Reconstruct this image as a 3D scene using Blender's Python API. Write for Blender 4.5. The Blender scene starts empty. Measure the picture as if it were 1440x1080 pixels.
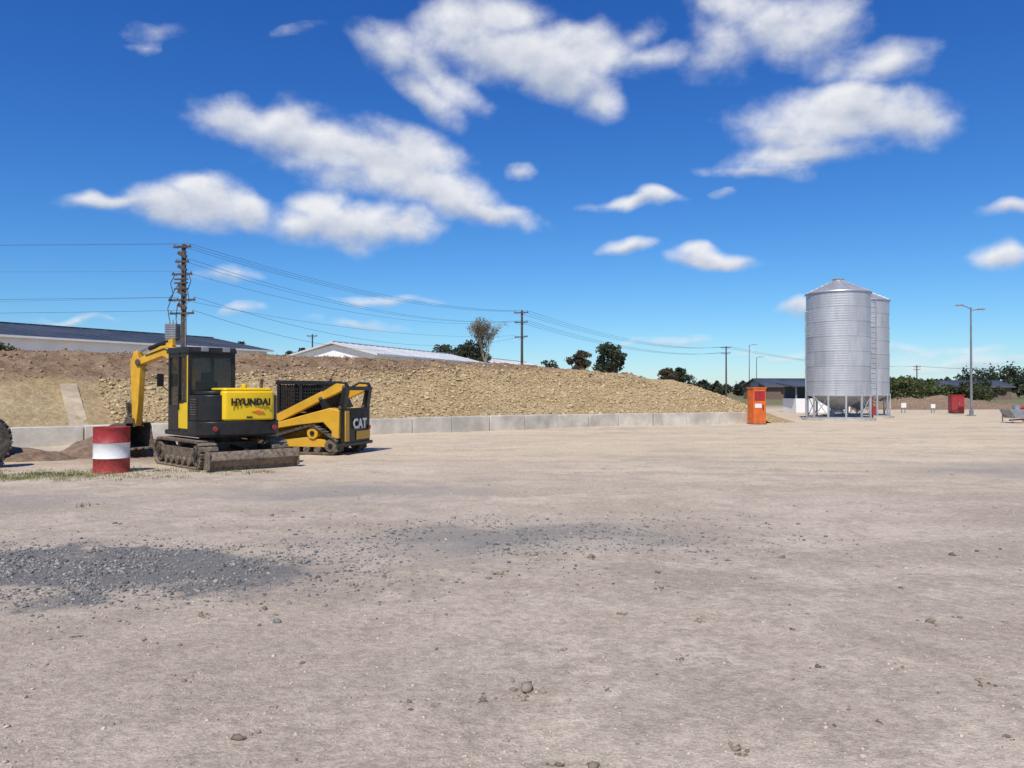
import bpy, math, random
import numpy as np
from mathutils import Vector, Matrix, noise as mn
R = math.radians
random.seed(4)
scene = bpy.context.scene
COL = scene.collection
scene.view_settings.view_transform = 'Standard'; scene.view_settings.look = 'None'; scene.view_settings.exposure = 0

# ------------------------------------------------------------------ materials
def new_mat(name):
    m = bpy.data.materials.new(name); m.use_nodes = True
    nt = m.node_tree
    return m, nt, nt.nodes['Principled BSDF']

class NB:
    """small node-building helper"""
    def __init__(s, nt): s.nt = nt
    def n(s, t, **kw):
        nd = s.nt.nodes.new(t)
        for k, v in kw.items(): setattr(nd, k, v)
        return nd
    def put(s, sock, v):
        if isinstance(v, bpy.types.NodeSocket): s.nt.links.new(v, sock)
        elif isinstance(v, (tuple, list)) and len(v) == 3 and sock.type == 'RGBA': sock.default_value = (*v, 1)
        else: sock.default_value = v
    def m(s, op, a, b=0.0, c=None, clamp=False):
        nd = s.n('ShaderNodeMath', operation=op, use_clamp=clamp)
        s.put(nd.inputs[0], a); s.put(nd.inputs[1], b)
        if c is not None: s.put(nd.inputs[2], c)
        return nd.outputs[0]
    def v(s, op, a, b=(0, 0, 0)):
        nd = s.n('ShaderNodeVectorMath', operation=op)
        s.put(nd.inputs[0], a)
        if op == 'SCALE': s.put(nd.inputs['Scale'], b)
        elif op != 'LENGTH': s.put(nd.inputs[1], b)
        return nd.outputs['Value'] if op == 'LENGTH' else nd.outputs[0]
    def noise(s, vec, scale, detail=4, rough=.5, dist=0.0, dims='3D', col=False):
        nd = s.n('ShaderNodeTexNoise', noise_dimensions=dims)
        s.put(nd.inputs['Vector'], vec); nd.inputs['Scale'].default_value = scale
        nd.inputs['Detail'].default_value = detail; nd.inputs['Roughness'].default_value = rough
        nd.inputs['Distortion'].default_value = dist
        return nd.outputs['Color' if col else 'Fac']
    def ss(s, x, a, b, lo=0.0, hi=1.0):
        nd = s.n('ShaderNodeMapRange', interpolation_type='SMOOTHSTEP')
        s.put(nd.inputs[0], x)
        for i, q in enumerate((a, b, lo, hi)): s.put(nd.inputs[i+1], q)
        return nd.outputs[0]
    def mix(s, f, a, b, mode='MIX'):
        nd = s.n('ShaderNodeMix', data_type='RGBA', blend_type=mode)
        s.put(nd.inputs[0], f); s.put(nd.inputs[6], a); s.put(nd.inputs[7], b)
        return nd.outputs[2]
    def bump(s, h, dist, strength=1.0, normal=None):
        nd = s.n('ShaderNodeBump'); s.put(nd.inputs['Height'], h)
        nd.inputs['Distance'].default_value = dist; nd.inputs['Strength'].default_value = strength
        if normal: s.put(nd.inputs['Normal'], normal)
        return nd.outputs[0]

DUST = (0.40, 0.315, 0.215)
def simple(name, col, rough=.6, metal=0., var=.15, scale=3., bump=0., bscale=20., dust=0., spec=None, alpha=1.):
    m, nt, b = new_mat(name); k = NB(nt)
    oc = k.n('ShaderNodeTexCoord').outputs['Object']
    f = k.ss(k.noise(oc, scale, 4, .6), .3, .7)
    c = k.mix(f, tuple(x*(1-var) for x in col), tuple(min(1, x*(1+var)) for x in col))
    if dust > 0:
        g = k.n('ShaderNodeNewGeometry')
        sx = k.n('ShaderNodeSeparateXYZ'); k.put(sx.inputs[0], g.outputs['Normal'])
        sp = k.n('ShaderNodeSeparateXYZ'); k.put(sp.inputs[0], g.outputs['Position'])
        up = k.ss(sx.outputs[2], -.1, 1.0, .45, 1.)
        low = k.ss(sp.outputs[2], 0., 1.3, 1.0, .35)
        nz = k.ss(k.noise(oc, scale*2.3, 6, .65), .32, .68)
        df = k.m('MULTIPLY', k.m('MULTIPLY', up, low), k.m('MULTIPLY', nz, dust*1.6), clamp=True)
        c = k.mix(df, c, DUST)
        rr = k.m('ADD', rough, k.m('MULTIPLY', df, .4), clamp=True)
        k.put(b.inputs['Roughness'], rr)
    else:
        k.put(b.inputs['Roughness'], k.m('ADD', rough-.06, k.m('MULTIPLY', f, .12), clamp=True))
    k.put(b.inputs['Base Color'], c)
    b.inputs['Metallic'].default_value = metal
    if spec is not None: b.inputs['Specular IOR Level'].default_value = spec
    b.inputs['Alpha'].default_value = alpha
    if bump > 0: k.put(b.inputs['Normal'], k.bump(k.noise(oc, bscale, 4, .6), bump))
    return m

M = {}
M['yellow'] = simple('yellow_paint', (.82, .54, .010), .40, dust=.16, var=.05, spec=.35)
M['catyellow'] = simple('loader_yellow_paint', (.66, .36, .022), .45, dust=.28, var=.08, spec=.35)
M['boomyellow'] = simple('boom_yellow_paint', (.66, .36, .02), .5, dust=.32, var=.12, scale=6, spec=.35)
M['black'] = simple('black_paint', (.014, .014, .015), .42, dust=.09, spec=.35)
M['rubber'] = simple('rubber', (.03, .028, .027), .85, dust=.5, bump=.004)
M['steel'] = simple('dirty_steel', (.09, .07, .055), .65, metal=.35, dust=.7, bump=.004, var=.35, scale=8)
M['blade'] = simple('worn_blade_steel', (.12, .085, .065), .6, metal=.3, dust=.65, bump=.004, var=.4, scale=5)
M['chrome'] = simple('chrome_rod', (.7, .7, .7), .15, metal=1.)
M['glass'] = simple('cab_glass', (.02, .028, .03), .05, var=.05, alpha=.5, spec=.6)
M['mesh'] = simple('dark_mesh', (.01, .01, .01), .7, alpha=.75)
M['red'] = simple('red_paint', (.33, .016, .020), .5, dust=.22, var=.2, scale=9)
M['white'] = simple('white_paint', (.78, .77, .75), .5, dust=.18, var=.05, scale=7)
M['orange'] = simple('orange_paint', (.68, .13, .016), .5, dust=.12)
M['wood'] = simple('weathered_wood', (.085, .065, .05), .85, var=.3, scale=5, bump=.01)
M['ceramic'] = simple('insulator', (.25, .2, .18), .3)
M['greymetal'] = simple('grey_metal', (.28, .29, .30), .5, metal=.3)
M['wire'] = simple('wire', (.06, .06, .065), .6)
M['lampgrey'] = simple('galvanised_pole', (.24, .25, .26), .5, metal=.4)
M['whitewall'] = simple('white_cladding', (.80, .79, .76), .6, var=.06, scale=.6)
M['whiteroof'] = simple('pale_roof', (.58, .58, .575), .45, var=.1, scale=.3)
M['darkroof'] = simple('dark_roof', (.06, .07, .085), .5, var=.25, scale=.25, metal=.1)
M['window'] = simple('window_glass', (.02, .025, .03), .1)
M['bark'] = simple('bark', (.10, .075, .055), .9, var=.3, scale=4, bump=.02)
M['palebark'] = simple('pale_bark', (.30, .26, .21), .9, var=.2, scale=4)
M['brick'] = simple('brown_wall', (.18, .12, .09), .8)
M['seat'] = simple('seat_vinyl', (.02, .02, .02), .7)

def leaf_mat(name, c1, c2):
    m, nt, b = new_mat(name); k = NB(nt)
    g = k.n('ShaderNodeNewGeometry')
    c = k.mix(g.outputs['Random Per Island'], c1, c2)
    nz = k.ss(k.noise(g.outputs['Position'], .7, 2), .3, .7, .55, 1.25)
    vm = k.v('SCALE', c, nz)
    k.put(b.inputs['Base Color'], vm); b.inputs['Roughness'].default_value = .65
    tr = k.n('ShaderNodeBsdfTranslucent'); k.put(tr.inputs[0], vm)
    ms = k.n('ShaderNodeMixShader'); ms.inputs[0].default_value = .25
    nt.links.new(b.outputs[0], ms.inputs[1]); nt.links.new(tr.outputs[0], ms.inputs[2])
    nt.links.new(ms.outputs[0], nt.nodes['Material Output'].inputs[0])
    return m
M['leaf'] = leaf_mat('foliage', (.04, .062, .02), (.09, .105, .036))
M['leafdark'] = leaf_mat('dark_foliage', (.034, .050, .028), (.074, .086, .042))
M['leafbrown'] = leaf_mat('brown_foliage', (.075, .06, .03), (.125, .10, .052))
M['leafpale'] = leaf_mat('pale_leaves', (.19, .16, .11), (.27, .24, .16))
M['leafbright'] = leaf_mat('shrub_foliage', (.07, .095, .022), (.125, .14, .045))
M['grass'] = leaf_mat('grass_blades', (.12, .155, .035), (.27, .26, .09))

def rock_mat(name, cols):
    m, nt, b = new_mat(name); k = NB(nt)
    g = k.n('ShaderNodeNewGeometry')
    r = k.n('ShaderNodeValToRGB'); k.put(r.inputs[0], g.outputs['Random Per Island'])
    e = r.color_ramp.elements
    while len(e) < len(cols): e.new(.5)
    for i, c in enumerate(cols):
        e[i].position = i/(len(cols)-1); e[i].color = (*c, 1)
    k.put(b.inputs['Base Color'], r.outputs[0])
    b.inputs['Roughness'].default_value = .95; b.inputs['Specular IOR Level'].default_value = .15
    return m
M['gravel'] = rock_mat('light_gravel', [(.26, .215, .165), (.47, .39, .305), (.60, .51, .41), (.38, .32, .25)])
M['clod'] = rock_mat('soil_clod', [(.13, .11, .08), (.21, .175, .13), (.33, .275, .21)])
M['bluestone'] = rock_mat('bluestone', [(.10, .10, .10), (.17, .168, .163), (.25, .243, .23), (.40, .36, .30)])
M['sandrock'] = rock_mat('sandstone_rubble', [(.36, .25, .13), (.48, .355, .19), (.60, .47, .27), (.43, .31, .165)])
M['brownrock'] = rock_mat('brown_soil_lumps', [(.20, .13, .08), (.30, .20, .125), (.40, .285, .18)])

# ------------------------------------------------------------------ mesh builder
class Part:
    def __init__(s): s.V = []; s.F = []; s.I = []; s.mats = []
    def mi(s, key):
        if key not in s.mats: s.mats.append(key)
        return s.mats.index(key)
    def add(s, vs, fs, key):
        o = len(s.V); s.V += [tuple(v) for v in vs]
        i = s.mi(key)
        for f in fs: s.F.append(tuple(o+q for q in f)); s.I.append(i)
    def box(s, c, d, key, rot=(0, 0, 0)):
        from mathutils import Euler
        q = Euler(rot).to_matrix()
        vs = []
        for z in (-.5, .5):
            for x, y in ((-.5, -.5), (.5, -.5), (.5, .5), (-.5, .5)):
                vs.append(tuple(Vector(c) + q @ Vector((x*d[0], y*d[1], z*d[2]))))
        s.add(vs, [(3, 2, 1, 0), (4, 5, 6, 7), (0, 1, 5, 4), (1, 2, 6, 5), (2, 3, 7, 6), (3, 0, 4, 7)], key)
    def bb(s, x0, x1, y0, y1, z0, z1, key):
        s.box(((x0+x1)/2, (y0+y1)/2, (z0+z1)/2), (x1-x0, y1-y0, z1-z0), key)
    def prism(s, poly, axis, a0, a1, key):
        def mk(p, a):
            return (p[0], a, p[1]) if axis == 'y' else (p[0], p[1], a) if axis == 'z' else (a, p[0], p[1])
        area = sum(poly[i][0]*poly[(i+1) % len(poly)][1]-poly[(i+1) % len(poly)][0]*poly[i][1] for i in range(len(poly)))
        if area < 0: poly = poly[::-1]
        n = len(poly)
        vs = [mk(p, a0) for p in poly]+[mk(p, a1) for p in poly]
        fs = [tuple(range(n))[::-1], tuple(range(n, 2*n))]+[(i, (i+1) % n, n+(i+1) % n, n+i) for i in range(n)]
        if axis == 'y': fs = [f[::-1] for f in fs]
        s.add(vs, fs, key)
    def cyl(s, p1, p2, r1, key, r2=None, n=16, caps=True):
        r2 = r1 if r2 is None else r2
        p1 = Vector(p1); p2 = Vector(p2); d = (p2-p1).normalized()
        a = d.orthogonal().normalized(); b = d.cross(a)
        vs = []
        for p, r in ((p1, r1), (p2, r2)):
            for i in range(n):
                t = 2*math.pi*i/n
                vs.append(tuple(p+(a*math.cos(t)+b*math.sin(t))*r))
        fs = [(i, (i+1) % n, n+(i+1) % n, n+i) for i in range(n)]
        if caps: fs += [tuple(range(n))[::-1], tuple(range(n, 2*n))]
        s.add(vs, fs, key)
    def tube(s, pts, r, key, n=6):
        for a, b in zip(pts[:-1], pts[1:]): s.cyl(a, b, r, key, n=n)
    def lathe(s, prof, c, key, n=48, axis='z'):
        vs = []
        for r, z in prof:
            for i in range(n):
                t = 2*math.pi*i/n
                if axis == 'z': vs.append((c[0]+r*math.cos(t), c[1]+r*math.sin(t), c[2]+z))
                else: vs.append((c[0]+r*math.sin(t), c[1]+z, c[2]+r*math.cos(t)))
        fs = []
        for j in range(len(prof)-1):
            for i in range(n):
                fs.append((j*n+i, j*n+(i+1) % n, (j+1)*n+(i+1) % n, (j+1)*n+i))
        s.add(vs, fs, key)
    def build(s, name, parent=None, bevel=0., loc=(0, 0, 0), rotz=0., smooth=True, ang=35):
        me = bpy.data.meshes.new(name); me.from_pydata(s.V, [], s.F)
        for k in s.mats: me.materials.append(M[k])
        me.polygons.foreach_set('material_index', s.I)
        if smooth:
            me.polygons.foreach_set('use_smooth', [True]*len(s.F))
            me.set_sharp_from_angle(angle=R(ang))
        me.update()
        ob = bpy.data.objects.new(name, me); COL.objects.link(ob)
        ob.location = loc; ob.rotation_euler = (0, 0, rotz)
        if parent: ob.parent = parent
        if bevel > 0:
            b = ob.modifiers.new('bevel', 'BEVEL'); b.width = bevel; b.segments = 2
            b.limit_method = 'ANGLE'; b.angle_limit = R(40); b.harden_normals = False
        return ob

def empty(name, loc=(0, 0, 0), rotz=0.):
    e = bpy.data.objects.new(name, None); e.empty_display_size = .3
    e.location = loc; e.rotation_euler = (0, 0, rotz); COL.objects.link(e); return e

def text_part(name, body, size, mat, parent, loc, rot, bold=.012, sx=1.):
    cu = bpy.data.curves.new(name, 'FONT'); cu.body = body; cu.size = size
    cu.align_x = 'CENTER'; cu.align_y = 'CENTER'; cu.extrude = .003; cu.offset = bold
    cu.space_character = 1.08
    tmp = bpy.data.objects.new('t', cu); COL.objects.link(tmp)
    dg = bpy.context.evaluated_depsgraph_get()
    me = bpy.data.meshes.new_from_object(tmp.evaluated_get(dg)); bpy.data.objects.remove(tmp)
    me.materials.clear(); me.materials.append(M[mat])
    ob = bpy.data.objects.new(name, me); COL.objects.link(ob); ob.parent = parent
    ob.location = loc; ob.rotation_euler = rot; ob.scale = (sx, 1, 1)
    return ob

def fast_mesh(name, V, F, mat, parent=None):
    me = bpy.data.meshes.new(name); k = F.shape[1]
    me.vertices.add(len(V)); me.vertices.foreach_set('co', V.astype(np.float32).ravel())
    me.loops.add(F.size); me.loops.foreach_set('vertex_index', F.astype(np.int32).ravel())
    me.polygons.add(len(F)); me.polygons.foreach_set('loop_start', np.arange(0, F.size, k, dtype=np.int32))
    me.polygons.foreach_set('loop_total', np.full(len(F), k, dtype=np.int32))
    me.update(calc_edges=True); me.validate()
    me.materials.append(M[mat])
    ob = bpy.data.objects.new(name, me); COL.objects.link(ob)
    if parent: ob.parent = parent
    return ob

t = (1+5**.5)/2
ICO = np.array([(-1, t, 0), (1, t, 0), (-1, -t, 0), (1, -t, 0), (0, -1, t), (0, 1, t), (0, -1, -t), (0, 1, -t), (t, 0, -1), (t, 0, 1), (-t, 0, -1), (-t, 0, 1)])/math.sqrt(1+t*t)
ICF = np.array([(0, 11, 5), (0, 5, 1), (0, 1, 7), (0, 7, 10), (0, 10, 11), (1, 5, 9), (5, 11, 4), (11, 10, 2), (10, 7, 6), (7, 1, 8), (3, 9, 4), (3, 4, 2), (3, 2, 6), (3, 6, 8), (3, 8, 9), (4, 9, 5), (2, 4, 11), (6, 2, 10), (8, 6, 7), (9, 8, 1)])
def rocks(name, P, S, mat, seed=1, flat=.65, jit=.42):
    rg = np.random.default_rng(seed); n = len(P)
    V = ICO[None]*(1+rg.uniform(-jit, jit, (n, 12, 1)))
    V = V*rg.uniform(.6, 1.3, (n, 1, 3))
    a = rg.uniform(0, 6.28, n); ca, sa = np.cos(a)[:, None], np.sin(a)[:, None]
    b = rg.uniform(-.6, .6, n); cb, sb = np.cos(b)[:, None], np.sin(b)[:, None]
    y, z = V[..., 1]*cb-V[..., 2]*sb, V[..., 1]*sb+V[..., 2]*cb
    x = V[..., 0]*ca-y*sa; y2 = V[..., 0]*sa+y*ca
    V = np.stack([x, y2, z*flat], -1)*S[:, None, None]+P[:, None, :]
    F = ICF[None]+(np.arange(n)*12)[:, None, None]
    return fast_mesh(name, V.reshape(-1, 3), F.reshape(-1, 3), mat)

def leaf_quads(C, size, rg, elong=1.5):
    n = len(C)
    a = rg.normal(size=(n, 3)); a /= np.linalg.norm(a, axis=1)[:, None]
    b = np.cross(a, rg.normal(size=(n, 3))); b /= np.linalg.norm(b, axis=1)[:, None]
    s = size*rg.uniform(.6, 1.3, (n, 1))
    a = a*s*elong*.5; b = b*s*.5
    V = np.stack([C-a, C-b*.9, C+a, C+b*.9], 1).reshape(-1, 3)
    return V, np.arange(n*4).reshape(n, 4)

# ------------------------------------------------------------------ world / sky
TO_SUN = Vector((-0.22, -0.74, 1.05)).normalized()
elev = math.asin(TO_SUN.z); azim = math.atan2(TO_SUN.x, TO_SUN.y)
w = bpy.data.worlds.new('World'); scene.world = w; w.use_nodes = True
nt = w.node_tree; k = NB(nt)
bg = nt.nodes['Background']; bg.inputs[1].default_value = .1
sky = k.n('ShaderNodeTexSky', sky_type='NISHITA'); sky.sun_disc = False
sky.sun_elevation = elev; sky.sun_rotation = azim
sky.air_density = 1.0; sky.dust_density = .15; sky.ozone_density = 3.0
sc = k.n('ShaderNodeSeparateColor'); k.put(sc.inputs[0], k.v('SCALE', sky.outputs[0], .1))
cc_ = k.n('ShaderNodeCombineColor')
for i, (kk, pp) in enumerate(((8.2, 1.60), (10.2, 1.30), (12.2, .95))):
    k.put(cc_.inputs[i], k.m('MULTIPLY', k.m('POWER', sc.outputs[i], pp), kk))
k.put(bg.inputs[0], cc_.outputs[0])

# cloud bank: sheet of cloud 3.5 km out.  table: bearing / height as slopes (x1080), radii, tilt, weight
CL = [(-400, 378, 74, 30, -5, 1), (-315, 372, 70, 28, -8, 1), (-270, 350, 115, 42, -12, 1), (-180, 322, 115, 40, -18, 1), (-120, 335, 55, 26, -25, 1),
      (-100, 282, 90, 26, -16, .9), (-25, 254, 70, 14, -12, .8), (-215, 300, 90, 18, -10, .6),
      (-570, 270, 62, 12, 0, 1), (-490, 265, 75, 27, 0, 1), (-420, 264, 78, 36, -10, 1), (-372, 252, 38, 24, 0, 1), (-445, 290, 40, 14, 0, .9),
      (-262, 262, 50, 26, 15, 1), (-220, 238, 105, 32, 0, 1), (-150, 234, 52, 26, 0, 1), (-285, 230, 40, 18, 0, 1),
      (-165, 482, 55, 28, -25, .6), (-105, 455, 70, 28, -42, .7), (-80, 515, 45, 50, 0, .6), (-20, 530, 75, 34, 0, .8), (0, 480, 110, 38, -5, 1),
      (100, 478, 95, 34, 0, .9), (185, 474, 58, 16, 8, .7), (118, 412, 44, 32, -50, .8), (60, 450, 70, 34, -20, .8), (-118, 420, 50, 18, -45, .5), (170, 500, 40, 20, 20, .6),
      (310, 485, 62, 44, 10, .6), (390, 503, 90, 42, 5, .7), (445, 520, 60, 30, 0, .6), (505, 462, 78, 24, 10, .6), (320, 545, 70, 30, 0, .5),
      (480, 388, 140, 36, 2, 1), (400, 362, 70, 20, 0, .9), (410, 335, 95, 20, 6, .8), (555, 384, 82, 32, -3, 1), (350, 312, 60, 9, -5, .5), (480, 412, 78, 20, 0, 1),
      (175, 267, 66, 10, 4, .9), (205, 274, 36, 11, 0, 1), (15, 307, 20, 11, 0, .4), (165, 200, 36, 9, 6, .6), (295, 181, 56, 11, 0, .9), (282, 192, 26, 10, 0, .9),
      (700, 190, 48, 17, 0, 1), (715, 260, 46, 11, 8, .9), (-408, 162, 46, 12, -3, .6), (-380, 114, 30, 6, 0, .35), (408, 118, 26, 12, 0, .6),
      (-505, 510, 42, 12, 5, .3), (-530, 488, 20, 9, 0, .3), (-295, 508, 42, 8, 5, .25), (-610, 102, 80, 5, 0, .3), (-215, 92, 60, 8, -4, .3), (310, 282, 18, 7, 0, .3),
      (-180, 130, 60, 6, 0, .25), (360, 52, 60, 7, 0, .35), (560, 60, 120, 8, 0, .35), (640, 40, 140, 10, 0, .4), (250, 70, 80, 7, 0, .3),
      (-900, 380, 120, 50, 0, 1), (-1050, 250, 140, 40, 0, 1), (950, 420, 150, 50, 0, 1), (1100, 260, 120, 40, 0, 1)]
uu = np.arange(-1260, 1261, 4.); vv = np.arange(24, 680, 4.)
U, W = np.meshgrid(uu, vv); sh = U.shape
WU = np.zeros(sh); WV = np.zeros(sh)
near = np.zeros(sh, bool)
for (a, b, rx, ry, rot, wt) in CL: near |= (abs(U-a) < rx*1.9+70) & (abs(W-b) < ry*1.9+rx*abs(math.sin(R(rot)))+70)
for j, i in zip(*np.nonzero(near)):
    x, y = U[j, i]/1080, W[j, i]/1080
    q = mn.noise_vector(Vector((x*5, y*6, 3.3))); q2 = mn.noise_vector(Vector((x*14, y*18, 8.1))); q3 = mn.noise_vector(Vector((x*34, y*40, 1.7)))
    WU[j, i] = 22*q[0]+14*q2[0]+8*q3[0]; WV[j, i] = 11*q[1]+9*q2[1]+7*q3[1]
UU, VV_ = U+WU, W+WV
dens = np.full(sh, -2.); SY = np.zeros(sh); SW = np.zeros(sh)
for (a, b, rx, ry, rot, wt) in CL:
    c_, s_ = math.cos(R(rot)), math.sin(R(rot)); dx, dy = UU-a, VV_-b
    lx = (dx*c_+dy*s_)/(rx*1.16); ly = (-dx*s_+dy*c_)/(ry*1.22)
    d = (1-np.hypot(lx, ly))*np.where(np.hypot(lx, ly) < 1, wt, 1.)
    h = np.clip(.5+(dens-d)/.3, 0, 1); dens = d*(1-h)+dens*h+.075*h*(1-h)
    wg = np.maximum(d+.35, 0); SY += wg*ly; SW += wg
dens[~near] = -2
gyv = SY/(SW+.05)
Dr = np.stack([U/1080, np.ones(sh), W/1080], -1); Dr /= np.linalg.norm(Dr, axis=-1)[..., None]
V = (Dr*3500.).reshape(-1, 3)
idx = np.arange(V.shape[0]).reshape(sh)
F = np.stack([idx[:-1, :-1], idx[:-1, 1:], idx[1:, 1:], idx[1:, :-1]], -1).reshape(-1, 4)
keep = dens.ravel()[F].max(1) > -.85; F = F[keep]
used, inv = np.unique(F, return_inverse=True); V = V[used]; F = inv.reshape(F.shape)
m, ntm, b = new_mat('painted_cloud'); k = NB(ntm); ntm.nodes.remove(b); m.cycles.emission_sampling = 'NONE'
pos = k.n('ShaderNodeNewGeometry').outputs['Position']
puv = k.v('MULTIPLY', k.v('SCALE', pos, 1/3500), (1, 1, 1.35))
at = k.n('ShaderNodeAttribute', attribute_name='cloud_amount').outputs['Fac']; ag = k.n('ShaderNodeAttribute', attribute_name='cloud_level').outputs['Fac']
n1 = k.noise(puv, 11, 9, .58); n1u = k.noise(k.v('ADD', puv, (-.004, 0, .020)), 11, 5, .5)
dd = k.m('ADD', at, k.m('MULTIPLY', k.m('SUBTRACT', n1, .51), 1.6))
al = k.ss(dd, -.20, .72)
emb_ = k.m('MULTIPLY', k.m('SUBTRACT', n1, n1u), 2.2)
lit = k.m('ADD', k.m('ADD', k.ss(ag, -.85, .3, .05, .92), emb_), k.m('MULTIPLY', k.m('SUBTRACT', .35, dd), .28), clamp=True)
col = k.mix(lit, (.44, .50, .63), (.86, .87, .90))  # sunlit tops and shaded undersides painted into the cloud's own glow
em = k.n('ShaderNodeEmission'); k.put(em.inputs[0], col); tb = k.n('ShaderNodeBsdfTransparent')
ms = k.n('ShaderNodeMixShader'); k.put(ms.inputs[0], k.m('MULTIPLY', al, .97)); ntm.links.new(tb.outputs[0], ms.inputs[1]); ntm.links.new(em.outputs[0], ms.inputs[2])
ntm.links.new(ms.outputs[0], ntm.nodes['Material Output'].inputs[0]); M['cloud'] = m
cl = fast_mesh('clouds', V, F, 'cloud')
for nm, arr in (('cloud_amount', dens), ('cloud_level', gyv)):
    A_ = cl.data.attributes.new(nm, 'FLOAT', 'POINT'); A_.data.foreach_set('value', np.ascontiguousarray(arr.ravel()[used], dtype=np.float32))
cl.data.update()

sl = bpy.data.lights.new('sun', 'SUN'); sl.energy = 4.5; sl.angle = R(.53); sl.color = (1, .945, .86)
so = bpy.data.objects.new('sun', sl); COL.objects.link(so)
so.rotation_euler = TO_SUN.to_track_quat('Z', 'Y').to_euler(); so.location = (0, 0, 30)

# ------------------------------------------------------------------ camera
cam = bpy.data.cameras.new('camera'); cam.lens = 27; cam.sensor_width = 36; cam.clip_end = 8000
co = bpy.data.objects.new('camera', cam); COL.objects.link(co)
co.location = (0, 0, 1.6); co.rotation_euler = (R(90.53), 0, 0); scene.camera = co

# ------------------------------------------------------------------ ground
def gz(x, y):
    f = max(0., min(1., (70-abs(y-20))/20))
    return f*(.035*(mn.noise(Vector((x*.22, y*.22, 0)))) + .014*mn.noise(Vector((x*1.3, y*1.3, 5)))+.008*mn.noise(Vector((x*4, y*4, 6))))
def axis(segs):
    o = []
    for a, b, s in segs: o += list(np.arange(a, b, s))
    return o
xs = axis([(-4000, -500, 700), (-500, -60, 55), (-60, -14, 1.5), (-14, 14, .08), (14, 60, 1.5), (60, 500, 55), (500, 4001, 700)])
ys = axis([(-600, -20, 80), (-20, 2, 1.5), (2, 12, .06), (12, 45, .4), (45, 90, 3), (90, 500, 50), (500, 6001, 900)])
def gz2(x, y):
    z = gz(x, y)
    if 2 <= y < 12 and abs(x) < 14: z += .005*mn.noise(Vector((x*9, y*9, 1)))
    return z
V = np.array([(x, y, gz2(x, y)) for y in ys for x in xs]); nx = len(xs)
idx = np.arange(len(ys)*nx).reshape(len(ys), nx)
F = np.stack([idx[:-1, :-1], idx[:-1, 1:], idx[1:, 1:], idx[1:, :-1]], -1).reshape(-1, 4)
m, nt2, b = new_mat('yard_dirt'); k = NB(nt2)
g = k.n('ShaderNodeNewGeometry').outputs['Position']
sp = k.n('ShaderNodeSeparateXYZ'); k.put(sp.inputs[0], g); Y = sp.outputs[1]
wn = k.v('SCALE', k.v('SUBTRACT', k.noise(g, .8, 4, .65, col=True), (.5, .5, .5)), 3.0)
gw = k.v('ADD', g, wn)
big = k.noise(g, .35, 5, .6)
c = k.mix(k.ss(big, .33, .67), (.475, .385, .295), (.60, .495, .385))
med = k.noise(g, 1.9, 5, .68)
c = k.mix(k.ss(med, .44, .68, 0, .55), c, (.40, .325, .25))
sandy = k.m('MULTIPLY', k.ss(Y, 9, 24), k.ss(big, .25, .6, .6, 1.))
c = k.mix(sandy, c, (.64, .515, .345))
mp = k.n('ShaderNodeMapping'); k.put(mp.inputs[0], gw); mp.inputs['Rotation'].default_value = (0, 0, R(12)); mp.inputs['Scale'].default_value = (.10, 1.1, 1)
c = k.mix(k.m('MULTIPLY', k.ss(k.noise(mp.outputs[0], 1.2, 4, .62), .45, .66), .6), c, (.40, .33, .255))
mp2 = k.n('ShaderNodeMapping'); k.put(mp2.inputs[0], gw); mp2.inputs['Rotation'].default_value = (0, 0, R(-20)); mp2.inputs['Scale'].default_value = (.12, .9, 1)
c = k.mix(k.m('MULTIPLY', k.ss(k.noise(mp2.outputs[0], 1.1, 4, .6), .50, .70), .6), c, (.68, .575, .44))
fine = k.noise(g, 14, 6, .72)
def patch(cx, cy, rx, ry, rot, lo, hi):
    q = k.n('ShaderNodeMapping', vector_type='TEXTURE'); k.put(q.inputs[0], k.v('MULTIPLY', gw, (1, 1, 0)))
    q.inputs['Location'].default_value = (cx, cy, 0); q.inputs['Rotation'].default_value = (0, 0, R(rot)); q.inputs['Scale'].default_value = (rx, ry, 1)
    return k.ss(k.v('LENGTH', q.outputs[0]), hi, lo)
def speck(f, a, bb): return k.ss(k.m('ADD', f, k.m('MULTIPLY', k.m('SUBTRACT', fine, .5), 1.6)), a, bb)
P1 = patch(-4.6, 6.7, 3.2, 1.1, 4, .5, 1.2)
P2 = patch(.0, 8.3, 3.4, 1.6, 8, .0, 1.2)
P3 = patch(-2.6, 12.2, 3.8, 1.8, 10, .1, 1.3)
P4 = patch(10.5, 15.5, 3.8, 2.6, 10, .1, 1.3)
P5 = patch(-7.5, 11., 3., 1.4, 10, .1, 1.3)
c = k.mix(k.m('MULTIPLY', speck(P1, .2, .8), .90), c, (.175, .172, .164))
c = k.mix(k.m('MULTIPLY', speck(P2, .3, 1.1), .75), c, (.25, .238, .218))
c = k.mix(k.m('MULTIPLY', speck(P3, .35, 1.1), .65), c, (.31, .29, .26))
c = k.mix(k.m('MULTIPLY', speck(P4, .35, 1.1), .65), c, (.31, .285, .245))
c = k.mix(k.m('MULTIPLY', speck(P5, .35, 1.1), .55), c, (.32, .295, .26))
soil = patch(-8.6, 19.3, 3.2, 2.6, 20, .3, 1.2)
c = k.mix(k.m('MULTIPLY', soil, .8), c, (.30, .20, .13))
gr = patch(-9.3, 14.6, 2.8, .9, 5, .2, 1.2)
c = k.mix(k.m('MULTIPLY', speck(gr, .4, .9), .6), c, (.23, .235, .085))
sc1 = k.ss(fine, .25, .72, .74, 1.13)
grain = k.noise(g, 65, 3, .75)
c = k.v('SCALE', c, k.m('MULTIPLY', sc1, k.ss(grain, .28, .72, .78, 1.17)))
c = k.mix(k.ss(Y, 62, 95), c, (.19, .17, .085))
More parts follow.
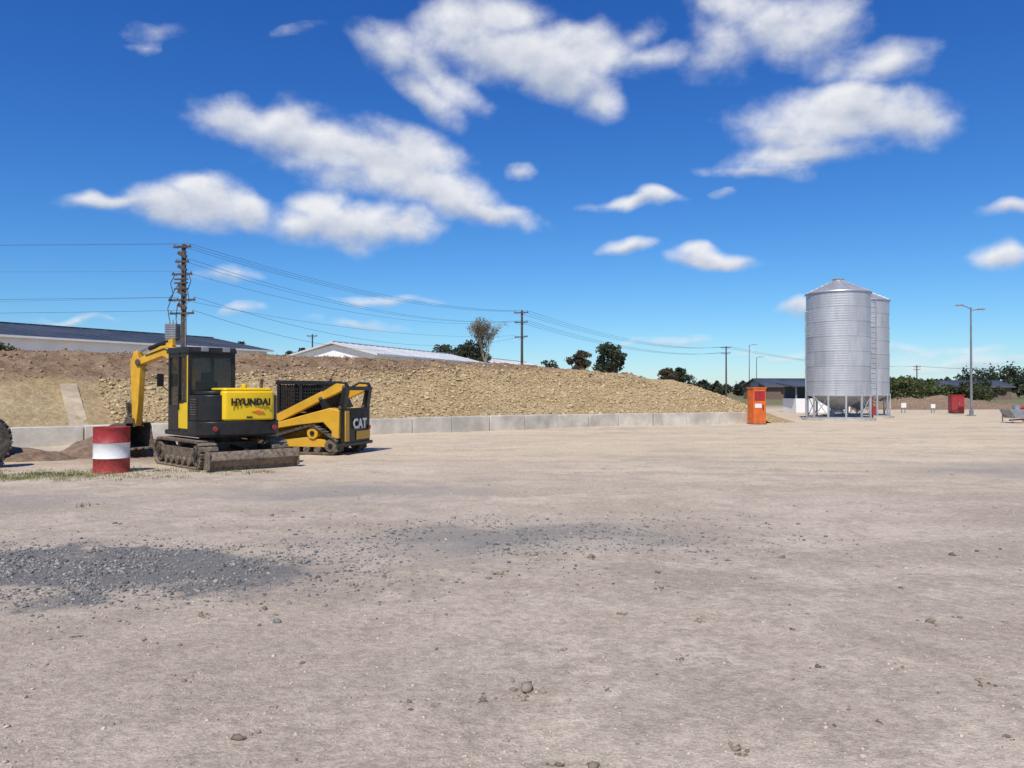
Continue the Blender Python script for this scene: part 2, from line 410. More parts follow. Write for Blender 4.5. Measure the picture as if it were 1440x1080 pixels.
k.put(b.inputs['Base Color'], c); b.inputs['Roughness'].default_value = .95; b.inputs['Specular IOR Level'].default_value = .1
h = k.m('ADD', k.m('MULTIPLY', fine, .75), k.m('MULTIPLY', grain, .16))
bn = k.n('ShaderNodeBump'); k.put(bn.inputs['Height'], h); k.put(bn.inputs['Strength'], k.ss(Y, 30, 6, .15, 1.)); bn.inputs['Distance'].default_value = .040
k.put(b.inputs['Normal'], bn.outputs[0])
M['ground'] = m
gob = fast_mesh('ground', V, F, 'ground'); gob.data.polygons.foreach_set('use_smooth', [True]*len(F))

rg = np.random.default_rng(11)
def scatter(n, d0, d1, wfac=.85, pw=1.):
    d = d0*np.exp(rg.random(n)**pw*math.log(d1/d0)); x = rg.uniform(-1, 1, n)*(wfac*d+.8)
    return x, d
def P3d(x, y, s, sink=.25): return np.array([(a, b_, gz2(a, b_)+s_*sink) for a, b_, s_ in zip(x, y, s)])
x, y = scatter(17000, 2.4, 14)
keepm = np.array([mn.noise(Vector((a*.8, b_*.8, 2)))+.15 > 0 or q < .35 for a, b_, q in zip(x, y, rg.random(len(x)))]); x, y = x[keepm], y[keepm]
s = np.clip(rg.lognormal(-5.45, .5, len(x)), .0025, .016)
rocks('gravel', P3d(x, y, s, .12), s, 'gravel', 2)
x, y = scatter(300, 2.5, 16, pw=.8); s = np.clip(rg.lognormal(-4.6, .5, len(x)), .006, .028)
ex = [(.075, 4.12, .045), (.06, 4.0, .02), (1.0, 3.45, .024), (.2, 7.4, .038), (.75, 7.3, .033), (-.1, 6.6, .03), (.35, 3.28, .026), (.2, 3.3, .018), (1.75, 4.4, .022), (1.2, 6.2, .028), (2.6, 7.4, .033), (-1.8, 5.6, .024)]
x = np.append(x, [e[0] for e in ex]); y = np.append(y, [e[1] for e in ex]); s = np.append(s, [e[2] for e in ex])
X2, Y2, S2_ = list(x), list(y), list(s)
for a, b_, q in zip(x, y, s):
    for _ in range(5): X2.append(a+rg.normal()*q*1.3); Y2.append(b_+rg.normal()*q*1.3); S2_.append(q*rg.uniform(.2, .6))
S2_ = np.array(S2_); rocks('soil_clods', P3d(X2, Y2, S2_, .2), S2_, 'clod', 3, .75)
n = 15000
xx = rg.normal(-4.7, 1.65, n); yy = 6.75+.05*(xx+4.6)+rg.normal(0, .62, n)
x2 = rg.normal(-.1, 1.7, 3600); y2 = 8.3+.12*(x2+.6)+rg.normal(0, .8, 3600)
xx = np.append(xx, x2); yy = np.append(yy, y2)
kk_ = np.array([mn.noise(Vector((a*.9, b_*1.6, 4)))+.5*mn.noise(Vector((a*2.6, b_*4, 9))) > -.12 or q < .18 for a, b_, q in zip(xx, yy, rg.random(len(xx)))]); xx, yy = xx[kk_], yy[kk_]
s = np.clip(rg.lognormal(-4.7, .42, len(xx)), .004, .025)
rocks('crushed_bluestone', P3d(xx, yy, s, .2), s, 'bluestone', 5)

# ------------------------------------------------------------------ retaining wall + embankment
WL = [(-40, 3.), (-14.1, 21.6), (-5.2, 28.), (4.86, 35.), (11.6, 37.3)]
def walk(pts, step):
    out = []
    for (a, b_) in zip(pts[:-1], pts[1:]):
        a = Vector(a); b_ = Vector(b_); L = (b_-a).length; n = max(1, round(L/step))
        for i in range(n): out.append((a.lerp(b_, i/n), a.lerp(b_, (i+1)/n)))
    return out
M['concrete'] = simple('concrete_blocks', (.54, .50, .425), .85, var=.25, scale=1.1, bump=.006, bscale=12, dust=.4)
wp = Part()
for i, (a, b_) in enumerate(walk(WL, 1.8)):
    d = b_-a; L = d.length; c_ = (a+b_)/2; an = math.atan2(d.y, d.x)
    nrm = Vector((-d.y, d.x)).normalized(); j = random.uniform(-.025, .025)
    hh = .60+random.uniform(-.02, .02)
    wp.box((c_.x+nrm.x*(.3+j), c_.y+nrm.y*(.3+j), hh/2-.04), (L-.025, .6, hh+.04), 'concrete', (0, 0, an+random.uniform(-.008, .008)))
wp.build('retaining_wall', bevel=.02)

ctrl = [(-40, 2.9, 7.0), (-14.1, 2.92, 6.2), (-9, 3.0, 6), (-5.2, 3.08, 6.), (0, 3.03, 6.), (4.86, 2.86, 6), (8.5, 2.45, 5.8), (11.6, 1.95, 5.2), (13.2, 1.2, 4.0), (14.6, .35, 3.), (15.6, -.1, 2.5)]
EL = WL+[(13.6, 37.9), (15.6, 38.5)]
def ctl(x):
    for (a, b_) in zip(ctrl[:-1], ctrl[1:]):
        if x <= b_[0]:
            f = max(0, (x-a[0])/(b_[0]-a[0])); return a[1]+(b_[1]-a[1])*f, a[2]+(b_[2]-a[2])*f
    return ctrl[-1][1:]
SP = []
for a, b_ in walk(EL, .25): SP.append(a)
SP.append(Vector(EL[-1]))
NR = []
for i in range(len(SP)):
    i0, i1 = max(0, i-14), min(len(SP)-1, i+14); d = SP[i1]-SP[i0]; NR.append(Vector((-d.y, d.x)).normalized())
def emb(i, t_, rough=True):
    """i index along wall, t_: 0 wall, 1 crest, >1 plateau ; returns position"""
    p = SP[i]; H, run = ctl(p.x); nn = NR[i]
    base = .52 if p.x < 11.7 else max(-.06, .52-(p.x-11.7)*.4)
    q = Vector((p.x, p.y))+nn*(.35+run*t_)
    if t_ <= 1:
        e = t_**.92; z = base+(H-base)*(e*1.03-.03*math.sin(t_*math.pi))
        z += .16*math.sin(t_*math.pi)*mn.noise(Vector((q.x*.35, q.y*.35, 1)))
    else:
        z = H+.10*(t_-1)
        if t_ > 3.2: z = max(-.3, z-(t_-3.2)*H*1.1)
    amp = min(1, t_*2.5)*min(1., max(0., (15.6-p.x)/3))
    z += amp*(.14*mn.noise(Vector((q.x*.6, q.y*.6, 3)))+.08*mn.noise(Vector((q.x*1.9, q.y*1.9, 7))))
    if rough: z += amp*.05*mn.noise(Vector((q.x*5, q.y*5, 9)))
    if .85 < t_ < 3.2 and p.x < -6.5:
        z += max(0, mn.noise(Vector((q.x*.45, q.y*.45, 20))))*.45*min(1, (t_-.85)*3)
    return Vector((q.x, q.y, z))
ts = list(np.linspace(0, 1.3, 46))+[1.4, 1.55, 1.7, 1.9, 2.2, 2.6, 3.2, 3.7, 4.2]
V = []
for i in range(len(SP)):
    for t_ in ts: V.append(tuple(emb(i, t_)))
V = np.array(V); nt_ = len(ts); idx = np.arange(len(V)).reshape(len(SP), nt_)
F = np.stack([idx[:-1, :-1], idx[1:, :-1], idx[1:, 1:], idx[:-1, 1:]], -1).reshape(-1, 4)
m, ntm, b = new_mat('embankment_soil'); k = NB(ntm)
g = k.n('ShaderNodeNewGeometry').outputs['Position']
sp = k.n('ShaderNodeSeparateXYZ'); k.put(sp.inputs[0], g)
c = k.mix(k.ss(k.noise(g, .5, 5, .6), .3, .7), (.44, .315, .165), (.56, .425, .24))
zz = k.m('ADD', sp.outputs[2], k.m('MULTIPLY', k.m('SUBTRACT', k.noise(g, .5, 4, .65), .5), .9))
lx = k.ss(sp.outputs[0], -15, 4, 1.95, 2.75)
bf = k.ss(k.m('SUBTRACT', zz, lx), -.2, .2)
c = k.mix(k.m('MULTIPLY', bf, .90), c, k.mix(k.ss(k.noise(g, 1.5, 4, .6), .35, .65), (.20, .125, .078), (.35, .235, .15)))
fn = k.noise(g, 5, 6, .72)
c = k.v('SCALE', c, k.ss(fn, .28, .72, .70, 1.15))
k.put(b.inputs['Base Color'], c); b.inputs['Roughness'].default_value = .95; b.inputs['Specular IOR Level'].default_value = .1
k.put(b.inputs['Normal'], k.bump(fn, .15))
M['embank'] = m
eo = fast_mesh('embankment', V, F, 'embank'); eo.data.polygons.foreach_set('use_smooth', [True]*len(F))
i_start = min(range(len(SP)), key=lambda i: abs(SP[i].x+11.9)); i_end = min(range(len(SP)), key=lambda i: abs(SP[i].x-13.6))
def embs(n, i0, i1, t0, t1f, pw=1.):
    o = []
    for _ in range(n):
        i = random.randint(i0, i1); t1 = t1f(SP[i].x)
        q = emb(i, t0+(t1-t0)*random.random()**pw); q.x += random.uniform(-.12, .12); q.y += random.uniform(-.1, .1)
        o.append(tuple(q))
    return np.array(o)
P = embs(26000, i_start, i_end, .0, lambda x: .58+.34*max(0, min(1, (x+12)/14))+random.uniform(-.07, .05), 1.0)
S = np.clip(rg.lognormal(-3.55, .52, len(P)), .010, .105)
rocks('sandstone_rubble', P, S, 'sandrock', 8, .7)
P = embs(7000, 40, i_end-20, .60, lambda x: 1.5)
S = np.clip(rg.lognormal(-3.4, .55, len(P)), .012, .13)
rocks('soil_lumps', P, S, 'brownrock', 9, .8)
# weathered edge strip running up the slope, half buried in soil
cp = Part(); ia = min(range(len(SP)), key=lambda i: abs(SP[i].x+12.95))
vs = []
zs = []
for t_ in np.linspace(.0, .5, 9):
    a, b_ = emb(ia, t_, False), emb(ia+2, t_, False); zs.append((a, b_, max(a.z, b_.z)))
for q, (a, b_, zt) in enumerate(zs):
    zl = zs[0][2]+(zs[-1][2]-zs[0][2])*q/8+.02
    vs += [(a.x, a.y, zl), (b_.x, b_.y, zl), (b_.x, b_.y, zl-.45), (a.x, a.y, zl-.45)]
fs = [(0, 1, 2, 3)[::-1]]
for j in range(8):
    o = j*4
    for q in range(4): fs.append((o+q, o+(q+1) % 4, o+4+(q+1) % 4, o+4+q))
fs.append(tuple(32+q for q in range(4)))
M['oldconcrete'] = simple('stained_concrete', (.43, .34, .225), .9, var=.3, scale=2, dust=1., bump=.02)
cp.add(vs, fs, 'oldconcrete'); cp.build('drainage_chute')

def heap(name, cx, cy, rx, ry, h, mat, rot=0, seed=0, n=44):
    V = []
    for j in range(n+1):
        for i in range(n+1):
            a, b_ = i/n*2-1, j/n*2-1
            r = math.hypot(a, b_); e = max(0, 1-r)**1.0
            x, y = a*rx, b_*ry; X = cx+x*math.cos(rot)-y*math.sin(rot); Yy = cy+x*math.sin(rot)+y*math.cos(rot)
            sm = e*e*(3-2*e)*1.15
            z = h*sm*(1+.6*mn.noise(Vector((X*.9, Yy*.9, seed))))+.22*h*min(1, e*3)*mn.noise(Vector((X*3, Yy*3, seed)))-.03
            V.append((X, Yy, z))
    idx = np.arange(len(V)).reshape(n+1, n+1)
    F = np.stack([idx[:-1, :-1], idx[:-1, 1:], idx[1:, 1:], idx[1:, :-1]], -1).reshape(-1, 4)
    o = fast_mesh(name, np.array(V), F, mat); o.data.polygons.foreach_set('use_smooth', [True]*len(F)); return o
m, ntm, b = new_mat('loose_soil'); k = NB(ntm)
g = k.n('ShaderNodeNewGeometry').outputs['Position']; fn = k.noise(g, 6, 6, .7)
k.put(b.inputs['Base Color'], k.mix(k.ss(fn, .3, .7), (.17, .108, .068), (.33, .23, .15)))
b.inputs['Roughness'].default_value = .95; k.put(b.inputs['Normal'], k.bump(fn, .12)); M['soil'] = m
heap('soil_heap', -9.9, 19.4, 1.9, 1.3, .5, 'soil', .3, 3)
heap('soil_heap', -11.6, 18.0, 1.7, .9, .32, 'soil', .2, 8)
heap('dirt_berm', 38, 70, 13, 4, .9, 'soil', .05, 13, 60)
heap('dirt_berm', 60, 74, 14, 4, .9, 'soil', 0, 15, 40)

rgg = np.random.default_rng(5)
VV = []
def tuft(cx, cy, n, h, r):
    for _ in range(n):
        a = rgg.uniform(0, 6.28); rr = r*rgg.random()**.7
        x, y = cx+math.cos(a)*rr, cy+math.sin(a)*rr; hh = h*rgg.uniform(.5, 1.2); b_ = rgg.uniform(0, 6.28); ln = rgg.uniform(.1, .7)*hh
        wx, wy = math.cos(b_+1.57)*.006, math.sin(b_+1.57)*.006; z0 = gz(x, y)-.01
        VV.extend([(x-wx, y-wy, z0), (x+wx, y+wy, z0), (x+math.cos(b_)*ln, y+math.sin(b_)*ln, z0+hh)])
for _ in range(260): tuft(rgg.normal(-9.4, 1.5), rgg.normal(14.4, .45), 18, .06, .16)
tuft(-5.9, 10.6, 26, .07, .10)
for _ in range(25): tuft(rgg.normal(-7.6, .8), rgg.normal(15.3, .3), 14, .06, .12)
for _ in range(26): tuft(rgg.uniform(-6.3, -4.6), rgg.normal(15.1, .12), 14, .07, .12)
fast_mesh('grass', np.array(VV), np.arange(len(VV)).reshape(-1, 3), 'grass')

# ------------------------------------------------------------------ steel drum barrel
p = Part(); r = .325
prof = [(r-.004, 0), (r+.006, .006), (r+.006, .02), (r, .03), (r, .285), (r+.011, .297), (r+.011, .303), (r, .315), (r, .585), (r+.011, .597), (r+.011, .603), (r, .615), (r, .87), (r+.006, .88), (r+.006, .9), (r-.008, .9), (r-.012, .88), (0, .878)]
for a, b_, key in ((0, 5, 'red'), (5, 9, 'white'), (9, 17, 'red')):
    p.lathe([q for q in prof[a:b_+1]], (0, 0, 0), key, 40)
p.cyl((.18, 0, .878), (.18, 0, .893), .035, 'greymetal', n=12)
p.build('steel_drum', loc=(-7.84, 15.05, 0), ang=50)

# ------------------------------------------------------------------ track helper
def hull_loop(circs, n=40):
    pts = []
    for ci, (cx, cz, r) in enumerate(circs):
        for i in range(n):
            a = 2*math.pi*i/n; pts.append((cx+r*math.cos(a), cz+r*math.sin(a), ci, a))
    pts.sort()
    def cr(o, a, b): return (a[0]-o[0])*(b[1]-o[1])-(a[1]-o[1])*(b[0]-o[0])
    lo = []
    for q in pts:
        while len(lo) >= 2 and cr(lo[-2], lo[-1], q) <= 0: lo.pop()
        lo.append(q)
    up = []
    for q in reversed(pts):
        while len(up) >= 2 and cr(up[-2], up[-1], q) <= 0: up.pop()
        up.append(q)
    return lo[:-1]+up[:-1]
def track(p, circs, y0, y1, thick, nshoe, lug, key, lugkey):
    hl = hull_loop(circs)
    out = [(q[0], q[1]) for q in hl]
    inn = [(circs[q[2]][0]+(circs[q[2]][2]-thick)*math.cos(q[3]), circs[q[2]][1]+(circs[q[2]][2]-thick)*math.sin(q[3])) for q in hl]
    n = len(out)
    vs = [(a[0], y0, a[1]) for a in out]+[(a[0], y1, a[1]) for a in out]+[(a[0], y0, a[1]) for a in inn]+[(a[0], y1, a[1]) for a in inn]
    fs = []
    for i in range(n):
        j = (i+1) % n
        fs += [(i, n+i, n+j, j), (2*n+i, 2*n+j, 3*n+j, 3*n+i), (i, j, 2*n+j, 2*n+i), (n+i, 3*n+i, 3*n+j, n+j)]
    fs = [f[::-1] for f in fs]
    p.add(vs, fs, key)
    Ls = [math.dist(out[i], out[(i+1) % n]) for i in range(n)]; tot = sum(Ls)
    for s_ in range(nshoe):
        d = tot*s_/nshoe; i = 0
        while d > Ls[i]: d -= Ls[i]; i += 1
        a, b_ = out[i], out[(i+1) % n]; f = d/Ls[i]
        x, z = a[0]+(b_[0]-a[0])*f, a[1]+(b_[1]-a[1])*f; an = math.atan2(b_[1]-a[1], b_[0]-a[0])
        p.box((x, (y0+y1)/2, z), (lug[0], (y1-y0)*1.02, lug[1]), lugkey, (0, -an, 0))

# ------------------------------------------------------------------ excavator
EX = empty('mini_excavator', (-6.38, 16.8, 0), R(134))
p = Part()
for sgn in (1, -1):
    y0, y1 = sorted((sgn*.58, sgn*.95))
    track(p, [(-1.0, .30, .28), (1.0, .30, .28)], y0, y1, .035, 46, (.085, .05), 'steel', 'steel')
    p.bb(-.8, .8, y0+.07, y1-.05, .17, .43, 'steel')
    for x in (-1.0, 1.0):
        p.cyl((x, y0+.04, .30), (x, y1-.03, .30), .215, 'steel', n=24)
        p.cyl((x, y0+.0, .30), (x, y1+.005, .30), .09, 'black', n=16)
        for a in range(6):
            t_ = a*math.pi/3; p.cyl((x+.15*math.cos(t_), y1-.035, .3+.15*math.sin(t_)), (x+.15*math.cos(t_), y1-.015, .3+.15*math.sin(t_)), .025, 'black', n=8)
    for i in range(5):
        x = -.62+i*.31; p.cyl((x, y0+.03, .15), (x, y1-.02, .15), .085, 'steel', n=16)
    p.cyl((0, y0+.08, .5), (0, y1-.06, .5), .055, 'steel', n=12)
p.bb(-.55, .55, -.6, .6, .30, .52, 'steel')
p.cyl((0, 0, .5), (0, 0, .68), .43, 'black', n=32)
p.build('undercarriage', EX, bevel=.006)
p = Part()
prof = [(-1.62, .06), (-1.70, .15), (-1.73, .24), (-1.70, .33), (-1.64, .40), (-1.59, .40), (-1.65, .33), (-1.675, .24), (-1.65, .16), (-1.56, .06)]
p.prism(prof, 'y', -.94, .94, 'blade')
p.box((-1.625, 0, .075), (.04, 1.92, .10), 'steel', (0, .3, 0))
for y in (-.95, .95): p.prism([(-1.74, .05), (-1.74, .41), (-1.54, .41), (-1.46, .05)], 'y', y-.012, y+.012, 'blade')
for y in (-.4, .4): p.box((-1.13, y, .24), (1.06, .10, .13), 'steel', (0, .06, 0))
p.cyl((-1.58, 0, .34), (-.6, 0, .42), .045, 'black'); p.box((-1.60, 0, .28), (.05, .5, .16), 'steel')
p.build('dozer_blade', EX, bevel=.006)

def rounded(x0, x1, y0, y1, rad, seg=6, bulge=0.):
    pts = [(x1, y0), (x1, y1)]
    for i in range(seg+1):
        a = math.pi/2+i/seg*math.pi/2; pts.append((x0+rad+rad*math.cos(a), y1-rad+rad*math.sin(a)))
    if bulge:
        for i in range(1, 8):
            f = i/8; y = (y1-rad)+(y0+rad-(y1-rad))*f; pts.append((x0-bulge*math.sin(f*math.pi), y))
    for i in range(seg+1):
        a = math.pi+i/seg*math.pi/2; pts.append((x0+rad+rad*math.cos(a), y0+rad+rad*math.sin(a)))
    return pts
HS = empty('upper_body', (0, 0, 0), R(-2)); HS.parent = EX
p = Part()
p.prism(rounded(-1.22, .95, -.86, .86, .35), 'z', .66, .76, 'black')
p.prism(rounded(-1.34, -.5, -.87, .87, .42, bulge=.07), 'z', .70, .985, 'black')
p.prism(rounded(-1.27, -.45, -.85, .85, .38, bulge=.06), 'z', .985, 1.52, 'black')
p.prism(rounded(-1.20, -.5, -.78, .78, .36, bulge=.05), 'z', 1.52, 1.60, 'black')
p.prism(rounded(-.5, .5, -.86, -.12, .02), 'z', .76, 1.42, 'black')
p.build('housing', HS, bevel=.03)
p = Part()
p.prism(rounded(-1.36, -.62, -.64, .46, .10, bulge=.04), 'z', 1.0, 1.60, 'yellow')
p.prism(rounded(-1.31, -.62, -.62, .44, .10, bulge=.04), 'z', 1.60, 1.665, 'yellow')
p.prism(rounded(-.55, .45, -.84, -.2, .04), 'z', 1.42, 1.50, 'yellow')
p.build('engine_door', HS, bevel=.035)
p = Part()
for z in np.arange(1.12, 1.45, .05):
    p.box((-.78, .853, z), (.36, .02, .022), 'rubber', (.5, 0, 0))
p.bb(-1.415, -1.39, -.12, .0, 1.05, 1.08, 'black')
p.cyl((-.70, -.62, 1.5), (-.70, -.62, 1.78), .035, 'steel', n=12); p.cyl((-.7, -.62, 1.77), (-.76, -.62, 1.86), .035, 'steel', n=12)
p.cyl((-.55, -.3, 1.55), (-.55, -.3, 1.75), .06, 'yellow', n=12)
p.prism([(-.38, 1.17), (-.24, 1.21), (-.10, 1.17), (-.24, 1.13)], 'x', -1.408, -1.35, 'orange')
p.cyl((-1.37, .62, .84), (-1.34, .62, .84), .05, 'red', n=16)
p.cyl((-1.37, -.62, .84), (-1.34, -.62, .84), .05, 'red', n=16)
p.build('fittings', HS, bevel=.004)
text_part('lettering', 'HYUNDAI', .19, 'black', HS, (-1.412, -.09, 1.37), (R(90), 0, R(-90)), .010, .93)
cx0, cx1, cy0, cy1, cz0, cz1 = -.52, .72, -.12, .86, .76, 2.5
p = Part()
pw = .07
for x, y in ((cx0+.035, cy0+.035), (cx0+.035, cy1-.035), (cx1-.035, cy0+.035), (cx1-.035, cy1-.035), (.08, cy1-.03)):
    p.box((x, y, (cz0+cz1)/2), (pw, pw, cz1-cz0), 'black')
p.prism([(cx0-.03, 2.44), (cx0+.03, 2.52), (cx1-.05, 2.54), (cx1+.06, 2.46), (cx1+.06, 2.42), (cx0-.03, 2.40)], 'y', cy0-.02, cy1+.02, 'black')
p.bb(cx0+.005, cx0+.05, cy0+.03, cy1-.03, cz0, 1.62, 'black')
p.bb(cx0+.003, cx0+.06, cy0+.03, cy1-.03, 2.30, 2.42, 'black')
p.bb(cx0+.03, .08, cy1-.05, cy1-.004, cz0, 1.40, 'black')
p.bb(.10, cx1-.05, cy1-.05, cy1+.002, cz0, 1.30, 'black')
p.bb(cx0+.03, cx1-.03, cy1-.05, cy1-.006, 2.32, 2.42, 'black')
p.bb(cx0+.03, cx1-.03, cy0+.006, cy0+.05, cz0, 1.35, 'black')
p.bb(cx0+.03, cx1-.03, cy0+.006, cy0+.05, 2.32, 2.42, 'black')
p.bb(cx1-.05, cx1-.006, cy0+.03, cy1-.03, cz0, 1.2, 'black')
p.bb(cx1-.05, cx1-.006, cy0+.03, cy1-.03, 2.35, 2.42, 'black')
p.cyl((cx0+.5, cy1+.03, 1.2), (cx0+.5, cy1+.03, 1.7), .013, 'black', n=8)
p.bb(-.25, .1, cy1+.0, cy1+.012, 1.34, 1.40, 'black')
p.cyl((cx1+.05, cy1-.02, 1.6), (cx1+.12, cy1+.12, 1.75), .012, 'black', n=8); p.bb(cx1+.10, cx1+.13, cy1+.06, cy1+.2, 1.7, 1.98, 'black')
for y in (.1, .55): p.box((cx0-.06, y, 2.47), (.08, .13, .09), 'greymetal')
p.build('cab_frame', HS, bevel=.012)
p = Part()
p.bb(cx0+.05, .06, cy1-.0035, cy1+.006, .82, 1.36, 'yellow')
p.bb(-.48, -.43, cy1-.0045, cy1+.004, 1.36, 2.34, 'yellow')
p.build('door_trim', HS)
p = Part()
p.bb(cx0+.018, cx0+.026, cy0+.07, cy1-.07, 1.62, 2.30, 'glass')
p.bb(cx0+.07, .05, cy1-.03, cy1-.022, 1.40, 2.32, 'glass')
p.bb(.11, cx1-.07, cy1-.03, cy1-.022, 1.30, 2.32, 'glass')
p.bb(cx0+.07, cx1-.07, cy0+.022, cy0+.03, 1.35, 2.32, 'glass')
p.bb(cx1-.03, cx1-.022, cy0+.07, cy1-.07, 1.2, 2.35, 'glass')
p.build('cab_glass', HS, smooth=False)
p = Part()
p.bb(-.2, .25, .15, .62, 1.1, 1.25, 'seat'); p.box((-.22, .39, 1.5), (.12, .44, .62), 'seat', (0, -.12, 0)); p.bb(-.30, -.2, .28, .5, 1.82, 2.0, 'seat')
p.bb(-.1, .3, .0, .13, 1.0, 1.38, 'seat'); p.bb(-.1, .3, .65, .76, 1.0, 1.36, 'seat'); p.cyl((.25, .1, 1.35), (.28, .1, 1.55), .02, 'seat'); p.cyl((.45, .4, .8), (.4, .4, 1.6), .02, 'seat')
p.build('seat', HS, bevel=.03)
BM = empty('boom_assembly', (.95, -.12, 0), R(24)); BM.parent = HS
p = Part()
p.bb(-.2, .12, -.16, .16, .6, 1.0, 'steel'); p.cyl((.05, 0, .55), (.05, 0, 1.08), .09, 'steel')
boom = [(.0, .92), (.16, .86), (.62, 1.75), (1.05, 2.30), (1.38, 2.42), (2.16, 2.22), (2.20, 2.36), (1.45, 2.66), (1.18, 2.68), (.80, 2.46), (.30, 1.80)]
p.prism(boom, 'y', -.105, .105, 'boomyellow')
p.cyl((2.17, -.13, 2.29), (2.17, .13, 2.29), .085, 'steel', n=20)
p.build('boom', BM, bevel=.015)
p = Part()
p.cyl((.22, .0, .80), (.62, .0, 1.45), .055, 'black'); p.cyl((.62, 0, 1.45), (1.0, 0, 2.12), .03, 'chrome'); p.box((1.0, 0, 2.14), (.12, .28, .12), 'steel')
p.box((1.22, 0, 2.74), (.22, .09, .16), 'boomyellow', (0, .1, 0))
p.cyl((1.25, 0, 2.78), (1.9, 0, 2.62), .055, 'black'); p.cyl((1.9, 0, 2.62), (2.28, 0, 2.53), .03, 'chrome')
p.tube([(.6, .09, 1.95), (1.0, .12, 2.5), (1.3, .12, 2.6), (1.9, .12, 2.45)], .014, 'rubber')
p.tube([(.5, -.09, 1.85), (1.0, -.12, 2.45), (1.3, -.12, 2.55), (1.9, -.12, 2.4)], .014, 'rubber')
p.cyl((2.42, 0, 2.30), (2.47, 0, 1.75), .048, 'black'); p.cyl((2.47, 0, 1.75), (2.52, 0, 1.28), .026, 'chrome')
p.box((2.54, 0, 1.16), (.05, .2, .34), 'steel', (0, .15, 0)); p.box((2.50, 0, .98), (.26, .2, .05), 'steel', (0, .5, 0))
p.build('hydraulic_cylinders', BM, bevel=.003)
p = Part()
stick = [(2.12, 2.22), (2.24, 2.58), (2.34, 2.55), (2.46, 2.30), (2.40, 1.1), (2.40, .78), (2.26, .76), (2.20, 1.2)]
p.prism(stick, 'y', -.085, .085, 'boomyellow'); p.build('stick', BM, bevel=.015)
p = Part()
shell = []
for i in range(9):
    a = R(80-i*24); shell.append((2.62+.36*math.cos(a), .50+.33*math.sin(a)))
shell = [(2.28, .84)]+shell+[(2.14, .24)]
inner = [(2.62+(q[0]-2.62)*.93, .5+(q[1]-.5)*.93) for q in shell]
n = len(shell)
for i in range(n-1):
    p.prism([shell[i], shell[i+1], inner[i+1], inner[i]], 'y', -.34, .34, 'steel')
for y in (-.35, .35): p.prism(shell, 'y', y-.012, y+.012, 'steel')
for y in np.linspace(-.3, .3, 4): p.box((2.09, y, .225), (.14, .06, .035), 'steel', (0, .1, 0))
for y in (-.12, .12): p.prism([(2.24, .74), (2.3, .96), (2.5, .98), (2.66, .8)], 'y', y-.015, y+.015, 'steel')
p.build('bucket', BM, bevel=.004)

# ------------------------------------------------------------------ compact track loader
LD = empty('compact_track_loader', (-5.20, 20.1, 0), R(165))
p = Part()
for sgn in (1, -1):
    y0, y1 = sorted((sgn*.47, sgn*.84))
    circs = [(-.92, .24, .22), (.85, .22, .20), (-.42, .55, .21)]
    track(p, circs, y0, y1, .045, 40, (.05, .05), 'rubber', 'rubber')
    for cx, cz, r in circs:
        p.cyl((cx, y0+.04, cz), (cx, y1-.05, cz), r-.06, 'catyellow' if cz > .5 else 'steel', n=22)
        p.cyl((cx, y0+.04, cz), (cx, y1-.02, cz), .06, 'black', n=12)
    for x in (-.55, -.25, .05, .35, .6): p.cyl((x, y0+.04, .13), (x, y1-.04, .13), .085, 'steel', n=14)
    p.prism([(-.85, .2), (.75, .2), (.45, .36), (-.2, .44), (-.75, .38)], 'y', y0+.08, y1-.09, 'catyellow')
p.build('rubber_tracks', LD, bevel=.005)
p = Part()
p.bb(-1.1, .95, -.46, .46, .22, .75, 'catyellow')
sidep = [(-1.16, .42), (-1.16, 1.12), (-.9, 1.18), (-.1, .98), (.6, .80), (.9, .70), (.9, .60), (.0, .74), (-.72, .82), (-.95, .6), (-.95, .42)]
p.prism(sidep, 'y', .44, .80, 'catyellow')
p.prism(sidep, 'y', -.80, -.44, 'catyellow')
p.bb(-1.12, -.5, -.44, .44, .74, 1.16, 'catyellow')
p.build('chassis', LD, bevel=.02)
p = Part()
p.bb(-1.27, -1.163, -.72, .72, .30, 1.17, 'black')
p.bb(-1.30, -1.272, -.68, .10, .36, .58, 'catyellow')
p.bb(-1.298, -1.272, .50, .715, .34, 1.10, 'catyellow')
for z in np.arange(.92, 1.12, .05): p.box((-1.285, -.1, z), (.03, 1.0, .025), 'rubber', (0, .4, 0))
for y in (-.64,): p.bb(-1.31, -1.272, y-.06, y+.06, .60, .70, 'red')
p.bb(-1.32, -1.2, -.8, .8, .22, .30, 'black')
p.build('engine_door', LD, bevel=.01)
text_part('lettering', 'CAT', .34, 'white', LD, (-1.322, -.04, .76), (R(90), 0, R(-90)), .014, 1.05)
p = Part()
c0, c1, h0, h1 = -.55, .75, .75, 1.84
for x, y in ((c0, .42), (c0, -.42), (c1, .42), (c1, -.42), (.1, .43), (.1, -.43)): p.box((x, y, (h0+h1)/2), (.08, .07, h1-h0), 'black')
p.prism([(c0-.12, 1.80), (c0-.05, 1.86), (c1, 1.88), (c1+.08, 1.83), (c1+.08, 1.78), (c0-.12, 1.76)], 'y', -.47, .47, 'black')
for y in (-.43, .43):
    p.bb(c0, c1, y-.03, y+.03, h0, 1.12, 'black')
    for x in np.arange(c0+.08, c1-.04, .075): p.box((x, y, 1.45), (.018, .02, .66), 'black')
    for z in np.arange(1.2, 1.75, .09): p.bb(c0+.04, c1-.04, y-.008, y+.008, z-.008, z+.008, 'black')
    p.bb(c0+.04, c1-.04, y*.9-.004, y*.9+.004, 1.12, 1.76, 'mesh')
p.bb(c0-.03, c0+.02, -.4, .4, .8, 1.2, 'black'); p.bb(c0-.02, c0-.01, -.38, .38, 1.2, 1.76, 'mesh')
